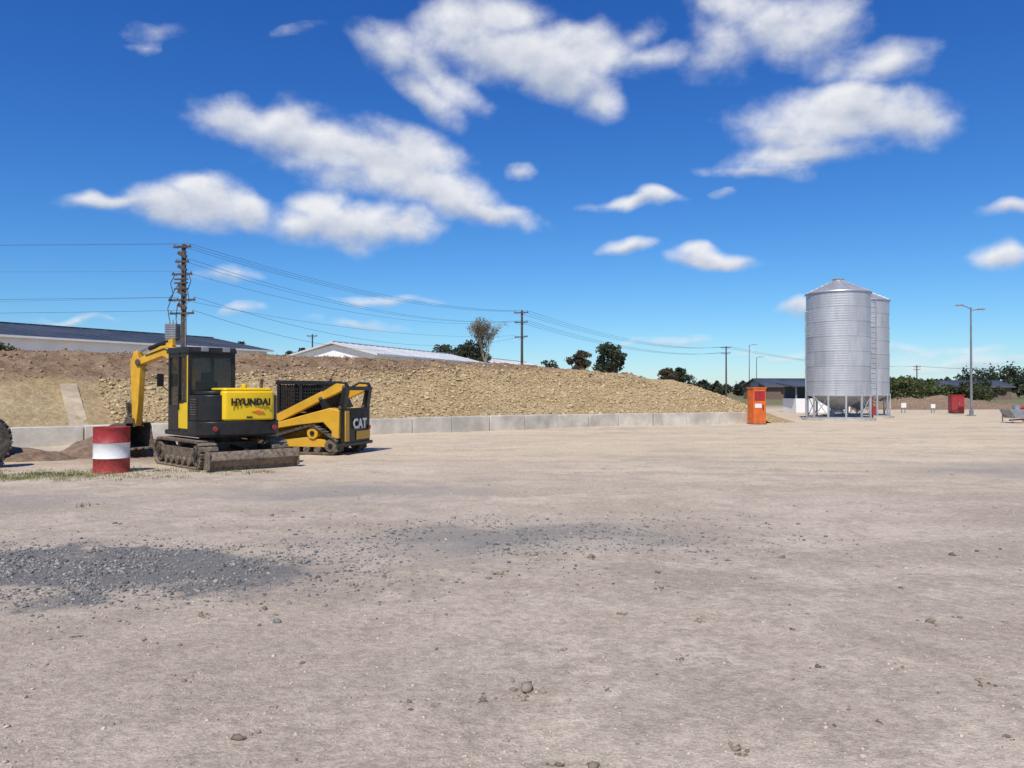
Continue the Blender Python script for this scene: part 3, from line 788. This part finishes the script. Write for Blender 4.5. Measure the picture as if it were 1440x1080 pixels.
p.bb(-.3, .1, -.25, .25, .95, 1.05, 'seat'); p.box((-.33, 0, 1.3), (.1, .46, .55), 'seat', (0, -.1, 0))
p.cyl((.2, .3, .9), (.25, .3, 1.25), .025, 'black'); p.cyl((.2, -.3, .9), (.25, -.3, 1.25), .025, 'black')
p.build('cab', LD, bevel=.01)
for nm, sg in (('lift_arm_left', 1), ('lift_arm_right', -1)):
    p = Part(); y0, y1 = sorted((sg*.56, sg*.72))
    p.prism([(-1.30, 1.66), (-1.26, 1.78), (-1.05, 1.80), (-.6, 1.58), (.4, 1.12), (1.0, .86), (1.28, .50), (1.36, .18), (1.22, .16), (1.08, .46), (.88, .68), (.3, .94), (-.7, 1.40), (-1.0, 1.52)], 'y', y0, y1, 'catyellow')
    p.prism([(-1.24, 1.1), (-1.34, 1.70), (-1.22, 1.72), (-1.10, 1.14)], 'y', y0-.02, y1+.02, 'black')
    p.prism([(-.82, 1.12), (-.66, 1.44), (-.54, 1.42), (-.68, 1.12)], 'y', y0-.01, y1+.01, 'black')
    p.prism([(-1.32, 1.72), (-1.26, 1.83), (-1.02, 1.84), (-.62, 1.63), (-.66, 1.58), (-1.04, 1.79), (-1.24, 1.775)], 'y', y0-.004, y1+.004, 'black')
    ym = (y0+y1)/2
    p.cyl((-.95, ym-sg*.12, 1.0), (-.1, ym-sg*.12, 1.06), .045, 'black'); p.cyl((-.1, ym-sg*.12, 1.06), (.35, ym-sg*.12, 1.08), .025, 'chrome')
    for q in ((-1.26, 1.70), (-.62, 1.42), (-1.15, 1.18)): p.cyl((q[0], y0-.03, q[1]), (q[0], y1+.03, q[1]), .045, 'steel')
    p.build(nm, LD, bevel=.012)
p = Part()
p.bb(-1.33, -1.22, -.56, .56, 1.62, 1.72, 'black')
p.cyl((.95, -.56, .8), (.95, .56, .8), .05, 'catyellow')
bk = [(1.30, .06), (1.26, .5), (1.36, .55), (1.34, .14), (1.5, .09), (2.1, .08), (2.1, .05)]
p.prism(bk, 'y', -.92, .92, 'steel')
for y in (-.93, .93): p.prism([(1.27, .06), (1.25, .5), (1.4, .52), (2.08, .05)], 'y', y-.012, y+.012, 'steel')
p.build('bucket', LD, bevel=.006)

# ------------------------------------------------------------------ tractor standing mostly out of view on the left
TR = empty('tractor', (-11.05, 16.0, 0), R(36))
def wheel(p, c, r, w_, key='rubber', rim='yellow', lugs=26):
    prof = [(r*.55, -w_*.42), (r*.8, -w_*.5), (r*.95, -w_*.46), (r, -w_*.36), (r, w_*.36), (r*.95, w_*.46), (r*.8, w_*.5), (r*.55, w_*.42)]
    p.lathe(prof, c, key, 40, 'y')
    p.lathe([(r*.56, -w_*.4), (r*.5, -w_*.3), (r*.45, -w_*.1), (.0, -w_*.08)], c, rim, 32, 'y')
    p.lathe([(.0, w_*.08), (r*.45, w_*.1), (r*.5, w_*.3), (r*.56, w_*.4)], c, rim, 32, 'y')
    for i in range(lugs):
        a = 2*math.pi*i/lugs
        for sg in (-1, 1):
            a2 = a+(sg*.06)
            p.box((c[0]+r*math.sin(a2), c[1]+sg*w_*.22, c[2]+r*math.cos(a2)), (.05, w_*.48, .05), key, (0, a2, sg*.35*math.cos(a2)))
p = Part(); wheel(p, (-.02, 0, .56), .54, .4, rim='steel'); wheel(p, (-.02, 1.5, .56), .54, .4, rim='steel'); wheel(p, (-2.1, .1, .42), .4, .28, rim='steel'); wheel(p, (-2.1, 1.4, .42), .4, .28, rim='steel')
p.cyl((-.02, 0, .56), (-.02, 1.5, .56), .09, 'steel'); p.cyl((-2.1, .1, .42), (-2.1, 1.4, .42), .07, 'steel')
p.build('wheels', TR, bevel=.006, ang=50)
p = Part(); p.bb(-2.6, -.6, .45, 1.05, .6, 1.3, 'yellow'); p.bb(-.65, -.1, .3, 1.2, .55, .95, 'black'); p.bb(-2.66, -2.6, .5, 1.0, .65, 1.25, 'black')
p.box((-.75, .75, 1.1), (.4, .45, .1), 'seat'); p.box((-.58, .75, 1.3), (.1, .45, .4), 'seat'); p.cyl((-1.1, .75, 1.2), (-.95, .75, 1.5), .02, 'black')
p.build('body', TR, bevel=.03)

# ------------------------------------------------------------------ silos
m, ntm, b = new_mat('galvanised_silo'); k = NB(ntm)
oc = k.n('ShaderNodeTexCoord').outputs['Object']
sp = k.n('ShaderNodeSeparateXYZ'); k.put(sp.inputs[0], oc)
band = k.m('FLOOR', k.m('MULTIPLY', k.m('SUBTRACT', sp.outputs[2], 1.38), 1/.81))
ang = k.m('FLOOR', k.m('MULTIPLY', k.m('ARCTAN2', sp.outputs[1], sp.outputs[0]), 1.4))
wnz = k.n('ShaderNodeTexWhiteNoise', noise_dimensions='2D'); cbx = k.n('ShaderNodeCombineXYZ'); k.put(cbx.inputs[0], band); k.put(cbx.inputs[1], ang); k.put(wnz.inputs[0], cbx.outputs[0])
nz = k.noise(k.v('MULTIPLY', oc, (1, 1, .25)), 2.5, 5, .6)
val = k.m('ADD', k.ss(nz, .3, .7, .50, .60), k.m('MULTIPLY', k.m('SUBTRACT', wnz.outputs[0], .5), .10))
cc_ = k.n('ShaderNodeCombineColor')
k.put(cc_.inputs[0], k.m('MULTIPLY', val, 1.0)); k.put(cc_.inputs[1], k.m('MULTIPLY', val, 1.0)); k.put(cc_.inputs[2], k.m('MULTIPLY', val, .99))
k.put(b.inputs['Base Color'], cc_.outputs[0]); b.inputs['Metallic'].default_value = .55; b.inputs['Roughness'].default_value = .45
wv = k.m('SINE', k.m('MULTIPLY', sp.outputs[2], 2*math.pi/.135))
k.put(b.inputs['Normal'], k.bump(wv, .008, .4)); M['silo'] = m
M['silodark'] = simple('silo_hopper', (.40, .41, .42), .5, metal=.35)
def silo(loc, rot):
    e = empty('grain_silo', loc, rot); Rr = 1.67; zb, zt = 1.38, 7.05
    p = Part(); prof = []
    nb = 7; bh = (zt-zb)/nb
    for i in range(nb):
        z = zb+i*bh; o = .0 if i % 2 else .008
        prof += [(Rr+o, z), (Rr+o, z+bh-.045), (Rr+o+.016, z+bh-.04), (Rr+o+.016, z+bh)]
    p.lathe(prof, (0, 0, 0), 'silo', 72); p.build('shell', e, ang=60)
    p = Part()
    p.lathe([(Rr+.08, zt-.03), (Rr+.06, zt+.02), (.3, zt+.70), (.3, zt+.80), (.34, zt+.80), (.2, zt+.87), (0, zt+.88)], (0, 0, 0), 'silo', 72)
    for i in range(16):
        a = 2*math.pi*i/16
        p.cyl((Rr*1.03*math.cos(a), Rr*1.03*math.sin(a), zt+.035), (.3*math.cos(a), .3*math.sin(a), zt+.72), .028, 'silo', n=6)
    p.build('roof', e, ang=40)
    p = Part()
    p.lathe([(Rr-.02, zb+.05), (.22, .52), (.22, .40), (.0, .40)], (0, 0, 0), 'silodark', 48)
    p.lathe([(Rr+.03, zb-.05), (Rr+.045, zb-.05), (Rr+.045, zb+.08), (Rr+.0, zb+.08)], (0, 0, 0), 'silo', 72)
    p.lathe([(Rr+.02, .10), (Rr+.05, .10), (Rr+.05, .2), (Rr+.02, .2)], (0, 0, 0), 'silodark', 72)
    p.lathe([(0, .12), (Rr+.25, .12), (Rr+.25, -.05)], (0, 0, 0), 'concrete', 48)
    p.build('hopper', e)
    p = Part(); nl = 12
    for i in range(nl):
        a = 2*math.pi*i/nl; a2 = a+2*math.pi/nl; x, y = Rr*math.cos(a), Rr*math.sin(a); x2, y2 = Rr*math.cos(a2), Rr*math.sin(a2)
        p.box((x*1.015, y*1.015, .76), (.08, .09, 1.4), 'silo', (0, 0, a))
        p.box(((x*1.015), (y*1.015), .11), (.2, .2, .03), 'silodark', (0, 0, a))
        if i % 3 == 0:
            p.cyl((x, y, .2), (x2, y2, 1.3), .022, 'silodark', n=6); p.cyl((x2, y2, .2), (x, y, 1.3), .022, 'silodark', n=6)
    p.build('legs', e, bevel=.004)
    return e
S1 = silo((18.27, 43., 0), R(200)); S2 = silo((21.2, 46.9, 0), R(250))
p = Part()
a = R(20)
def pol(r, an, z): return (r*math.cos(an), r*math.sin(an), z)
for da in (-.12, .12): p.cyl(pol(1.80, a+da, .3), pol(1.80, a+da, 7.1), .018, 'silodark', n=6)
for z in np.arange(.4, 7.1, .3): p.cyl(pol(1.80, a-.12, z), pol(1.80, a+.12, z), .012, 'silodark', n=6)
p.build('ladder', S2)
p = Part()
l1 = R(200)
def loc1(wx, wy, z):
    return (wx*math.cos(-l1)-wy*math.sin(-l1), wx*math.sin(-l1)+wy*math.cos(-l1), z)
p.tube([loc1(-1.86, -.1, .2), loc1(-1.86, -.1, 6.0)], .035, 'silodark', n=8)
p.tube([loc1(-1.86, -.1, 6.0), loc1(-1.70, 0, 6.05)], .035, 'silodark', n=8)
for z in (1.6, 3.2, 4.8): p.tube([loc1(-1.86, -.1, z), loc1(-1.66, 0, z)], .02, 'silodark', n=6)
p.tube([loc1(1.55, -.75, .15), loc1(1.5, -.8, 1.3)], .05, 'red', n=8); p.box(loc1(1.5, -.9, .55), (.25, .2, .45), 'red', (0, 0, 0))
p.build('fill_pipe', S1)

# ------------------------------------------------------------------ orange fuel cabinet at wall end
p = Part()
p.bb(-.33, .33, -.28, .28, .06, 1.72, 'orange'); p.bb(-.36, .36, -.31, .31, 1.72, 1.78, 'orange'); p.bb(-.36, .36, -.31, .31, 0, .06, 'steel')
p.bb(-.27, .27, -.292, -.283, 1.15, 1.6, 'red'); p.bb(-.25, .1, -.294, -.283, .80, 1.0, 'whitewall'); p.bb(.16, .2, -.31, -.283, .7, .95, 'black')
p.bb(-.28, .28, -.29, -.283, .14, .6, 'orange'); p.bb(-.341, -.333, -.2, .2, .3, 1.5, 'orange')
p.build('fuel_cabinet', bevel=.012, loc=(11.75, 36.9, 0), rotz=R(12))

# ------------------------------------------------------------------ street lamp
SLp = empty('street_lamp', (29.9, 50., 0), 0)
p = Part(); p.cyl((0, 0, 0), (0, 0, 7.05), .085, 'lampgrey', r2=.05, n=12); p.cyl((0, 0, 0), (0, 0, .35), .13, 'lampgrey', n=12); p.bb(-.2, .2, -.2, .2, -.02, .05, 'lampgrey')
p.tube([(0, 0, 6.95), (-.3, 0, 7.1), (-.55, 0, 7.17)], .03, 'lampgrey', n=8); p.tube([(0, 0, 6.85), (.25, 0, 6.9), (.5, 0, 6.92)], .03, 'lampgrey', n=8)
p.build('pole', SLp)
p = Part()
for x, z, s in ((-.72, 7.18, -1), (.68, 6.92, 1)):
    p.prism([(x-.22, z-.03), (x-.2, z+.05), (x+.2, z+.06), (x+.22, z-.03)], 'y', -.12, .12, 'greymetal'); p.bb(x-.16, x+.16, -.09, .09, z-.045, z-.031, 'whitewall')
p.build('lamp_heads', SLp, bevel=.01)
for (x, y, h) in ((51.0, 165, 11.5), (53.5, 168, 9.0)):
    e = empty('light_pole', (x, y, 0)); p = Part(); p.cyl((0, 0, 0), (0, 0, h), .13, 'lampgrey', r2=.07, n=8); p.tube([(0, 0, h-.1), (.6, 0, h+.1), (1.1, 0, h+.1)], .05, 'lampgrey'); p.box((1.3, 0, h+.08), (.6, .25, .1), 'greymetal'); p.build('mast', e)

# ------------------------------------------------------------------ power poles and lines
def power_pole(loc, h, arms, r=.17, rot=0., tx=None):
    e = empty('power_pole', loc, rot)
    p = Part(); p.cyl((0, 0, 0), (0, 0, h), r, 'wood', r2=r*.68, n=12); p.build('pole', e)
    p = Part(); pts = []
    for z, hw, ni in arms:
        p.box((0, -.2, z), (hw*2, .11, .13), 'wood')
        p.tube([(-hw*.6, -.2, z-.05), (0, -.15, z-.6)], .02, 'greymetal'); p.tube([(hw*.6, -.2, z-.05), (0, -.15, z-.6)], .02, 'greymetal')
        for i in range(ni):
            x = -hw+.08+(2*hw-.16)*i/(ni-1)
            p.cyl((x, -.2, z+.06), (x, -.2, z+.2), .045, 'ceramic', r2=.03, n=8); p.cyl((x, -.2, z+.12), (x, -.2, z+.15), .07, 'ceramic', n=8)
            pts.append((x, -.2, z+.2))
    p.build('crossarms', e, bevel=.006)
    if tx: tx(e)
    mw = Matrix.Translation(loc) @ Matrix.Rotation(rot, 4, 'Z')
    return [mw @ Vector(q) for q in pts]
def tx(e):
    p = Part()
    p.bb(-1.1, -.3, -.45, .1, 5.15, 6.15, 'greymetal')
    for z in np.arange(5.3, 6.1, .12): p.bb(-1.14, -.26, -.48, .13, z-.015, z+.015, 'greymetal')
    for x in (-.95, -.7, -.45): p.cyl((x, -.15, 6.15), (x, -.15, 6.45), .05, 'ceramic', r2=.03, n=8)
    p.box((-.5, 0, 5.1), (1.3, .2, .12), 'wood')
    for z in (10.8, 9.9, 8.6, 8.2, 7.3): p.box((.05, -.25, z), (.7, .14, .24), 'wood', (0, .5, 0))
    for z in (9.15, 8.9, 8.5): p.box((0, -.3, z), (1.0, .12, .1), 'wood')
    p.tube([(-.95, -.2, 6.45), (-1.0, -.3, 7.2), (-.5, -.3, 8.4), (.3, -.3, 9.3)], .03, 'wire'); p.tube([(-.45, -.2, 6.45), (-.2, -.4, 7.4), (.4, -.3, 8.3), (.2, -.3, 10.1)], .03, 'wire')
    p.tube([(.5, -.2, 9.5), (.75, -.3, 9.0), (.5, -.3, 8.4), (.6, -.3, 7.8)], .03, 'wire')
    p.tube([(-.5, -.2, 9.5), (-.8, -.3, 8.9), (-.6, -.3, 8.2), (-.9, -.3, 7.8)], .03, 'wire')
    p.tube([(.22, -.1, .5), (.2, -.1, 8)], .04, 'greymetal')
    p.build('transformer', e, bevel=.01)
A = power_pole((-22.25, 52, 0), 11.55, [(11.35, .65, 3), (10.35, .5, 2), (9.5, .75, 3), (7.75, 1.0, 4), (6.85, .9, 3)], .22, R(-12), tx)
B = power_pole((1.23, 95, 0), 11.6, [(11.3, 1.0, 3), (10.1, .9, 3), (8.3, .9, 3)], .2, R(-30))
C_ = power_pole((46.3, 166, 0), 11.3, [(11.0, 1.1, 3), (9.8, 1.0, 3)], .2, R(-30))
L0 = power_pole((-75, 50, 0), 11.6, [(11.35, .65, 3), (9.9, .6, 3), (7.75, 1.0, 4), (6.6, .8, 3)], .2)
D = power_pole((116, 220, 0), 9, [(8.6, 1.0, 3), (7.8, .9, 3)], .2, R(-20))
E_ = power_pole((136, 200, 0), 8, [(7.6, 1.0, 3)], .2, R(-20))
power_pole((-31.2, 120, 0), 10.5, [(10.2, .8, 3)], .15, 0)
wp = Part()
def wire(a, b_, sag, r=.016, n=14):
    pts = []
    for i in range(n+1):
        f = i/n; q = Vector(a).lerp(Vector(b_), f); q.z -= sag*4*f*(1-f); pts.append(q)
    wp.tube(pts, r, 'wire', n=4)
for i in range(3): wire(A[i], B[i], 1.2, .012)
for i in (3, 4): wire(A[i], B[i], 1.5, .012)
wire(A[6], B[5], 1.6, .012); wire(A[8], B[6], 1.0, .012); wire(A[11], B[8], 2.2, .013)
for i in range(6): wire(B[i], C_[i], 1.8, .016)
for i in range(3): wire(C_[i], D[i], 1.5, .018)
for i in range(3): wire(D[i], E_[i], .6, .018)
for i in (0, 2): wire(A[i], L0[i], .25, .009)
wire(A[6], L0[4], .3, .008); wire(A[9], L0[7], .3, .014); wire(A[13], L0[11], .25, .014); wire(A[8], L0[6], .5, .008)
wire(A[14], (-12.5, 76, 5.6), .6, .013)
wp.build('power_lines', smooth=False)

# ------------------------------------------------------------------ buildings
def gable(name, p0, ang_, L, hw, eave, ridge, wallk, roofk, ribs=True, door=True):
    e = empty(name, (p0[0], p0[1], 0), ang_)
    p = Part()
    p.prism([(-hw, -.2), (hw, -.2), (hw, eave), (0, ridge-.08), (-hw, eave)], 'x', 0, L, wallk); p.build('walls', e)
    p = Part(); s = (ridge-eave)/hw; o = .45; th = .16
    for sg in (1, -1):
        poly = [(0, ridge), (sg*(hw+o), eave-s*o), (sg*(hw+o), eave-s*o+th), (0, ridge+th)]
        p.prism(poly, 'x', -.5, L+.5, roofk)
        if ribs:
            for x in np.arange(0, L, 1.2):
                p.prism([(0, ridge+th+.002), (sg*(hw+o), eave-s*o+th+.002), (sg*(hw+o), eave-s*o+th+.05), (0, ridge+th+.05)], 'x', x-.04, x+.04, roofk)
        p.box((L/2, sg*(hw+o+.07), eave-s*o+.05), (L+1, .12, .16), wallk)
    p.box((L/2, 0, ridge+th+.04), (L+1, .4, .08), roofk); p.build('roof', e)
    p = Part()
    if door: p.bb(-.03, .0-.003, -1.8, 1.8, 0, 3.6, 'greymetal')
    for x in np.arange(3, L-2, 5):
        for sg in (1, -1): p.bb(x, x+1.6, sg*hw-.02 if sg < 0 else sg*hw+.003, sg*hw-.003 if sg < 0 else sg*hw+.02, eave*.42, eave*.62, 'window')
    p.build('openings', e)
    return e
gable('warehouse', (-33.2, 84), R(180+60), 70, 9, 5.75, 7.3, 'whitewall', 'darkroof', door=False)
gable('shed', (-17.4, 75), math.atan2(52, 19.3), 56, 4.5, 5.15, 6.25, 'whitewall', 'whiteroof')
gable('house', (48, 152), R(8), 13, 5, 2.5, 3.9, 'brick', 'darkroof', ribs=False)
gable('house', (80, 150), R(-5), 14, 5, 2.4, 3.5, 'brick', 'darkroof', ribs=False)
gable('house', (62, 175), R(20), 12, 5, 2.5, 4.0, 'whitewall', 'darkroof', ribs=False)

SH = empty('site_shed', (22.4, 58, 0), R(3))
p = Part(); p.bb(-1.5, 2.6, -1.2, 1.2, 0, 1.05, 'whitewall'); p.bb(-1.46, 2.56, .9, 1.16, 1.05, 1.95, 'darkroof')
for x in (-1.45, .55, 2.55): p.bb(x-.05, x+.05, -1.17, -1.07, 1.05, 1.9, 'greymetal')
p.build('walls', SH, bevel=.01)
p = Part(); p.prism([(-1.6, 1.9), (1.5, 2.15), (1.5, 2.25), (-1.6, 2.0)], 'x', -1.9, 2.9, 'darkroof'); p.build('roof', SH, bevel=.01)

# ------------------------------------------------------------------ signs and red box on the right
def board(name, loc, w_, h_, z0, key, rot=0):
    e = empty(name, loc, rot); p = Part()
    p.bb(-w_/2, w_/2, -.02, .02, z0, z0+h_, key); p.build('panel', e, bevel=.008)
    p = Part()
    for x in (-w_/2+.06, w_/2-.06): p.cyl((x, .05, 0), (x, .05, z0+h_), .03, 'lampgrey', n=8)
    p.build('posts', e); return e
RB = empty('red_tool_cabinet', (31.8, 55, 0), R(-5)); p = Part()
p.bb(-.42, .42, -.3, .3, .08, 1.28, 'red'); p.bb(-.45, .45, -.33, .33, 1.28, 1.34, 'red'); p.bb(-.008, .008, -.306, -.302, .12, 1.24, 'black'); p.bb(.04, .07, -.33, -.302, .6, .8, 'greymetal'); p.bb(-.4, .4, -.28, .28, 0, .08, 'black')
p.build('cabinet', RB, bevel=.012)
board('site_sign', (28.3, 55.5, 0), .38, .34, .40, 'whitewall', .1); board('site_sign', (30.7, 56, 0), .3, .3, .35, 'whitewall', -.1)
AG = empty('grain_auger', (26.7, 38.6, 0), R(0)); p = Part()
p.cyl((-1.3, 0, .72), (5.5, 0, 2.1), .09, 'red', n=16); p.cyl((-1.35, 0, .5), (-1.35, 0, .9), .17, 'greymetal', n=16)
p.prism([(-1.95, .68), (-1.1, .68), (-1.3, .25), (-1.7, .25)], 'y', -.45, .45, 'greymetal')
p.tube([(-1.4, .5, .12), (2.5, .6, .35), (5, .3, 1.9)], .04, 'red'); p.tube([(-1.4, -.5, .12), (2.5, -.6, .35), (5, -.3, 1.9)], .04, 'red')
p.tube([(-1.8, .4, .05), (-1.8, .4, .6)], .03, 'greymetal'); p.tube([(-1.8, -.4, .05), (-1.8, -.4, .6)], .03, 'greymetal')
p.bb(-.9, -.45, -.3, .3, .25, .58, 'steel'); p.bb(-.3, .3, -.55, .3, .1, .45, 'greymetal')
for y in (-.8, .8): wheel(p, (2.2, y, .35), .35, .2, 'rubber', 'red', 0)
p.cyl((2.2, -.8, .35), (2.2, .8, .35), .04, 'steel'); p.build('auger', AG, bevel=.01)

# ------------------------------------------------------------------ vegetation
def limb(p, a, b_, r1, r2, key, rg_, seg=3):
    a = Vector(a); b_ = Vector(b_); prev = a; L = (b_-a).length
    for i in range(seg):
        f = (i+1)/seg; q = a.lerp(b_, f)
        if i < seg-1: q += Vector(rg_.normal(size=3))*L*.05
        p.cyl(prev, q, r1+(r2-r1)*i/seg, key, r2=r1+(r2-r1)*f, n=6, caps=False); prev = q
def tree(name, loc, h, cr, seed, leaf='leaf', nclump=34, nleaf=110, ls=.22, trunk=.35, bark='bark', ch=None):
    rg_ = np.random.default_rng(seed); e = empty(name, loc); p = Part()
    ch = ch or h*.68; cz = h-ch/2
    th = h*trunk; top = Vector((rg_.normal()*.15, rg_.normal()*.15, th)); limb(p, (0, 0, -.1), top, h*.035, h*.024, bark, rg_)
    Cs = []
    for i in range(nclump):
        d = rg_.normal(size=3); d /= np.linalg.norm(d); rr = rg_.random()**.5
        c = np.array([d[0]*cr*rr, d[1]*cr*rr, cz+d[2]*ch/2*rr*.9]); c[:2] *= (1-.2*(c[2]-cz)/(ch/2))
        s = cr*rg_.uniform(.2, .42)
        if i % 2 == 0: limb(p, top.lerp(Vector((0, 0, cz)), rg_.random()*.6), c, h*.013, h*.004, bark, rg_)
        n = int(nleaf*rg_.uniform(.6, 1.3))
        q = rg_.normal(size=(n, 3)); q /= np.linalg.norm(q, axis=1)[:, None]
        Cs.append(c+q*s*rg_.random((n, 1))**.45*np.array([1.15, 1.15, .8]))
    p.build('trunk', e, ang=60)
    V, F = leaf_quads(np.concatenate(Cs), ls, rg_); fast_mesh('crown', V, F, leaf, e); return e
tree('eucalyptus_tree', (9.2, 71, 0), 6.4, 1.55, 1, 'leafdark', 44, 150, .17, .3)
tree('eucalyptus_tree', (5.8, 66, 0), 5.5, 1.05, 2, 'leafbrown', 34, 120, .15, .3)
tree('eucalyptus_tree', (3.7, 72, 0), 4.9, 1.1, 3, 'leafdark', 26, 110, .16, .3)
tree('eucalyptus_tree', (-5.4, 101, 0), 8.7, 2.3, 4, 'leafdark', 40, 130, .26, .3)
tree('eucalyptus_tree', (-8.6, 105, 0), 8.1, 2.6, 5, 'leafdark', 40, 130, .26, .3)
tree('eucalyptus_tree', (-40.5, 115, 0), 9.3, 1.9, 6, 'leafdark', 32, 120, .26, .3)
tree('eucalyptus_tree', (-33.0, 118, 0), 8.6, 2.3, 7, 'leafdark', 32, 120, .26, .3)
tree('eucalyptus_tree', (-57.5, 110, 0), 10.4, 1.1, 8, 'leafdark', 24, 90, .26, .3)
tree('shrub', (15.0, 74, 0), 4.1, 1.3, 9, 'leafbrown', 26, 120, .17, .15, ch=3.2)
tree('shrub', (16.9, 76, 0), 4.3, 1.4, 10, 'leafdark', 26, 120, .17, .15, ch=3.2)
tree('shrub', (-25.6, 37.5, 2.6), 1.3, .9, 11, 'leafbright', 18, 110, .09, .1, ch=1.1)
tree('shrub', (-18.2, 27.2, 2.6), .7, .6, 12, 'leafbright', 12, 90, .07, .1, ch=.6)
for i, (x, y, h, r) in enumerate([(36.5, 72, 2.6, 2.2), (39.5, 74, 2.6, 2.2), (43, 73, 2.1, 1.8), (34, 71, 2.1, 1.6), (47, 77, 2.2, 1.9)]):
    tree('shrub', (x, y, .4), h, r, 20+i, 'leafbright' if i < 2 else 'leaf', 32, 130, .15, .1, ch=h*.95)
rb = np.random.default_rng(31); e = empty('bare_tree', (-2.05, 60, 0)); p = Part(); tips = []
def grow(a, d, L, r, lvl):
    b_ = a+d*L; p.cyl(a, b_, r, 'palebark', r2=r*.7, n=5, caps=False)
    if lvl == 0: tips.append(tuple(b_)); return
    for _ in range(3 if lvl > 1 else 4):
        nd = (d+Vector(rb.normal(size=3))*.24+Vector((0, 0, .22))).normalized(); grow(b_, nd, L*rb.uniform(.6, .85), r*.62, lvl-1)
    tips.append(tuple(b_))
p.cyl((0, 0, 0), (.05, 0, 2.4), .11, 'palebark', r2=.08, n=6)
for _ in range(4):
    grow(Vector((.05, 0, 2.2)), (Vector((0, 0, 1))+Vector(rb.normal(size=3))*.12).normalized(), 1.5, .05, 4)
p.build('branches', e)
T = np.array(tips); Cc = np.repeat(T, 6, 0)+rb.normal(size=(len(T)*6, 3))*.12
V, F = leaf_quads(Cc, .075, rb); fast_mesh('sparse_leaves', V, F, 'leafpale', e)

def tree_mass(name, spec, seed, leaf, ls):
    rg_ = np.random.default_rng(seed); Cs = []
    for (x0, x1, y0, y1, h0, h1, n) in spec:
        for _ in range(n):
            x, y, h = rg_.uniform(x0, x1), rg_.uniform(y0, y1), rg_.uniform(h0, h1); r = h*rg_.uniform(.30, .5)
            for _c in range(12):
                d = rg_.normal(size=3); d /= np.linalg.norm(d); rr = rg_.random()**.5
                c = np.array([x+d[0]*r*rr, y+d[1]*r*rr, h*.56+d[2]*h*.42*rr]); m_ = 45
                q = rg_.normal(size=(m_, 3))*r*.2; Cs.append(c+q)
    A_ = np.concatenate(Cs); A_[:, 2] = np.abs(A_[:, 2])
    V, F = leaf_quads(A_, ls, rg_, 1.3); return fast_mesh(name, V, F, leaf)
tree_mass('distant_trees', [(84, 150, 150, 190, 2.6, 4.8, 34), (112, 150, 165, 190, 5.5, 9, 14), (45, 84, 190, 230, 2.6, 4.4, 18), (150, 260, 180, 260, 5, 9, 36), (-20, 45, 230, 300, 4, 6, 26)], 3, 'leafdark', .5)
tree_mass('distant_trees', [(300, 700, 600, 800, 8, 14, 120), (-200, 300, 700, 800, 7, 12, 110)], 4, 'leafdark', 2.2)
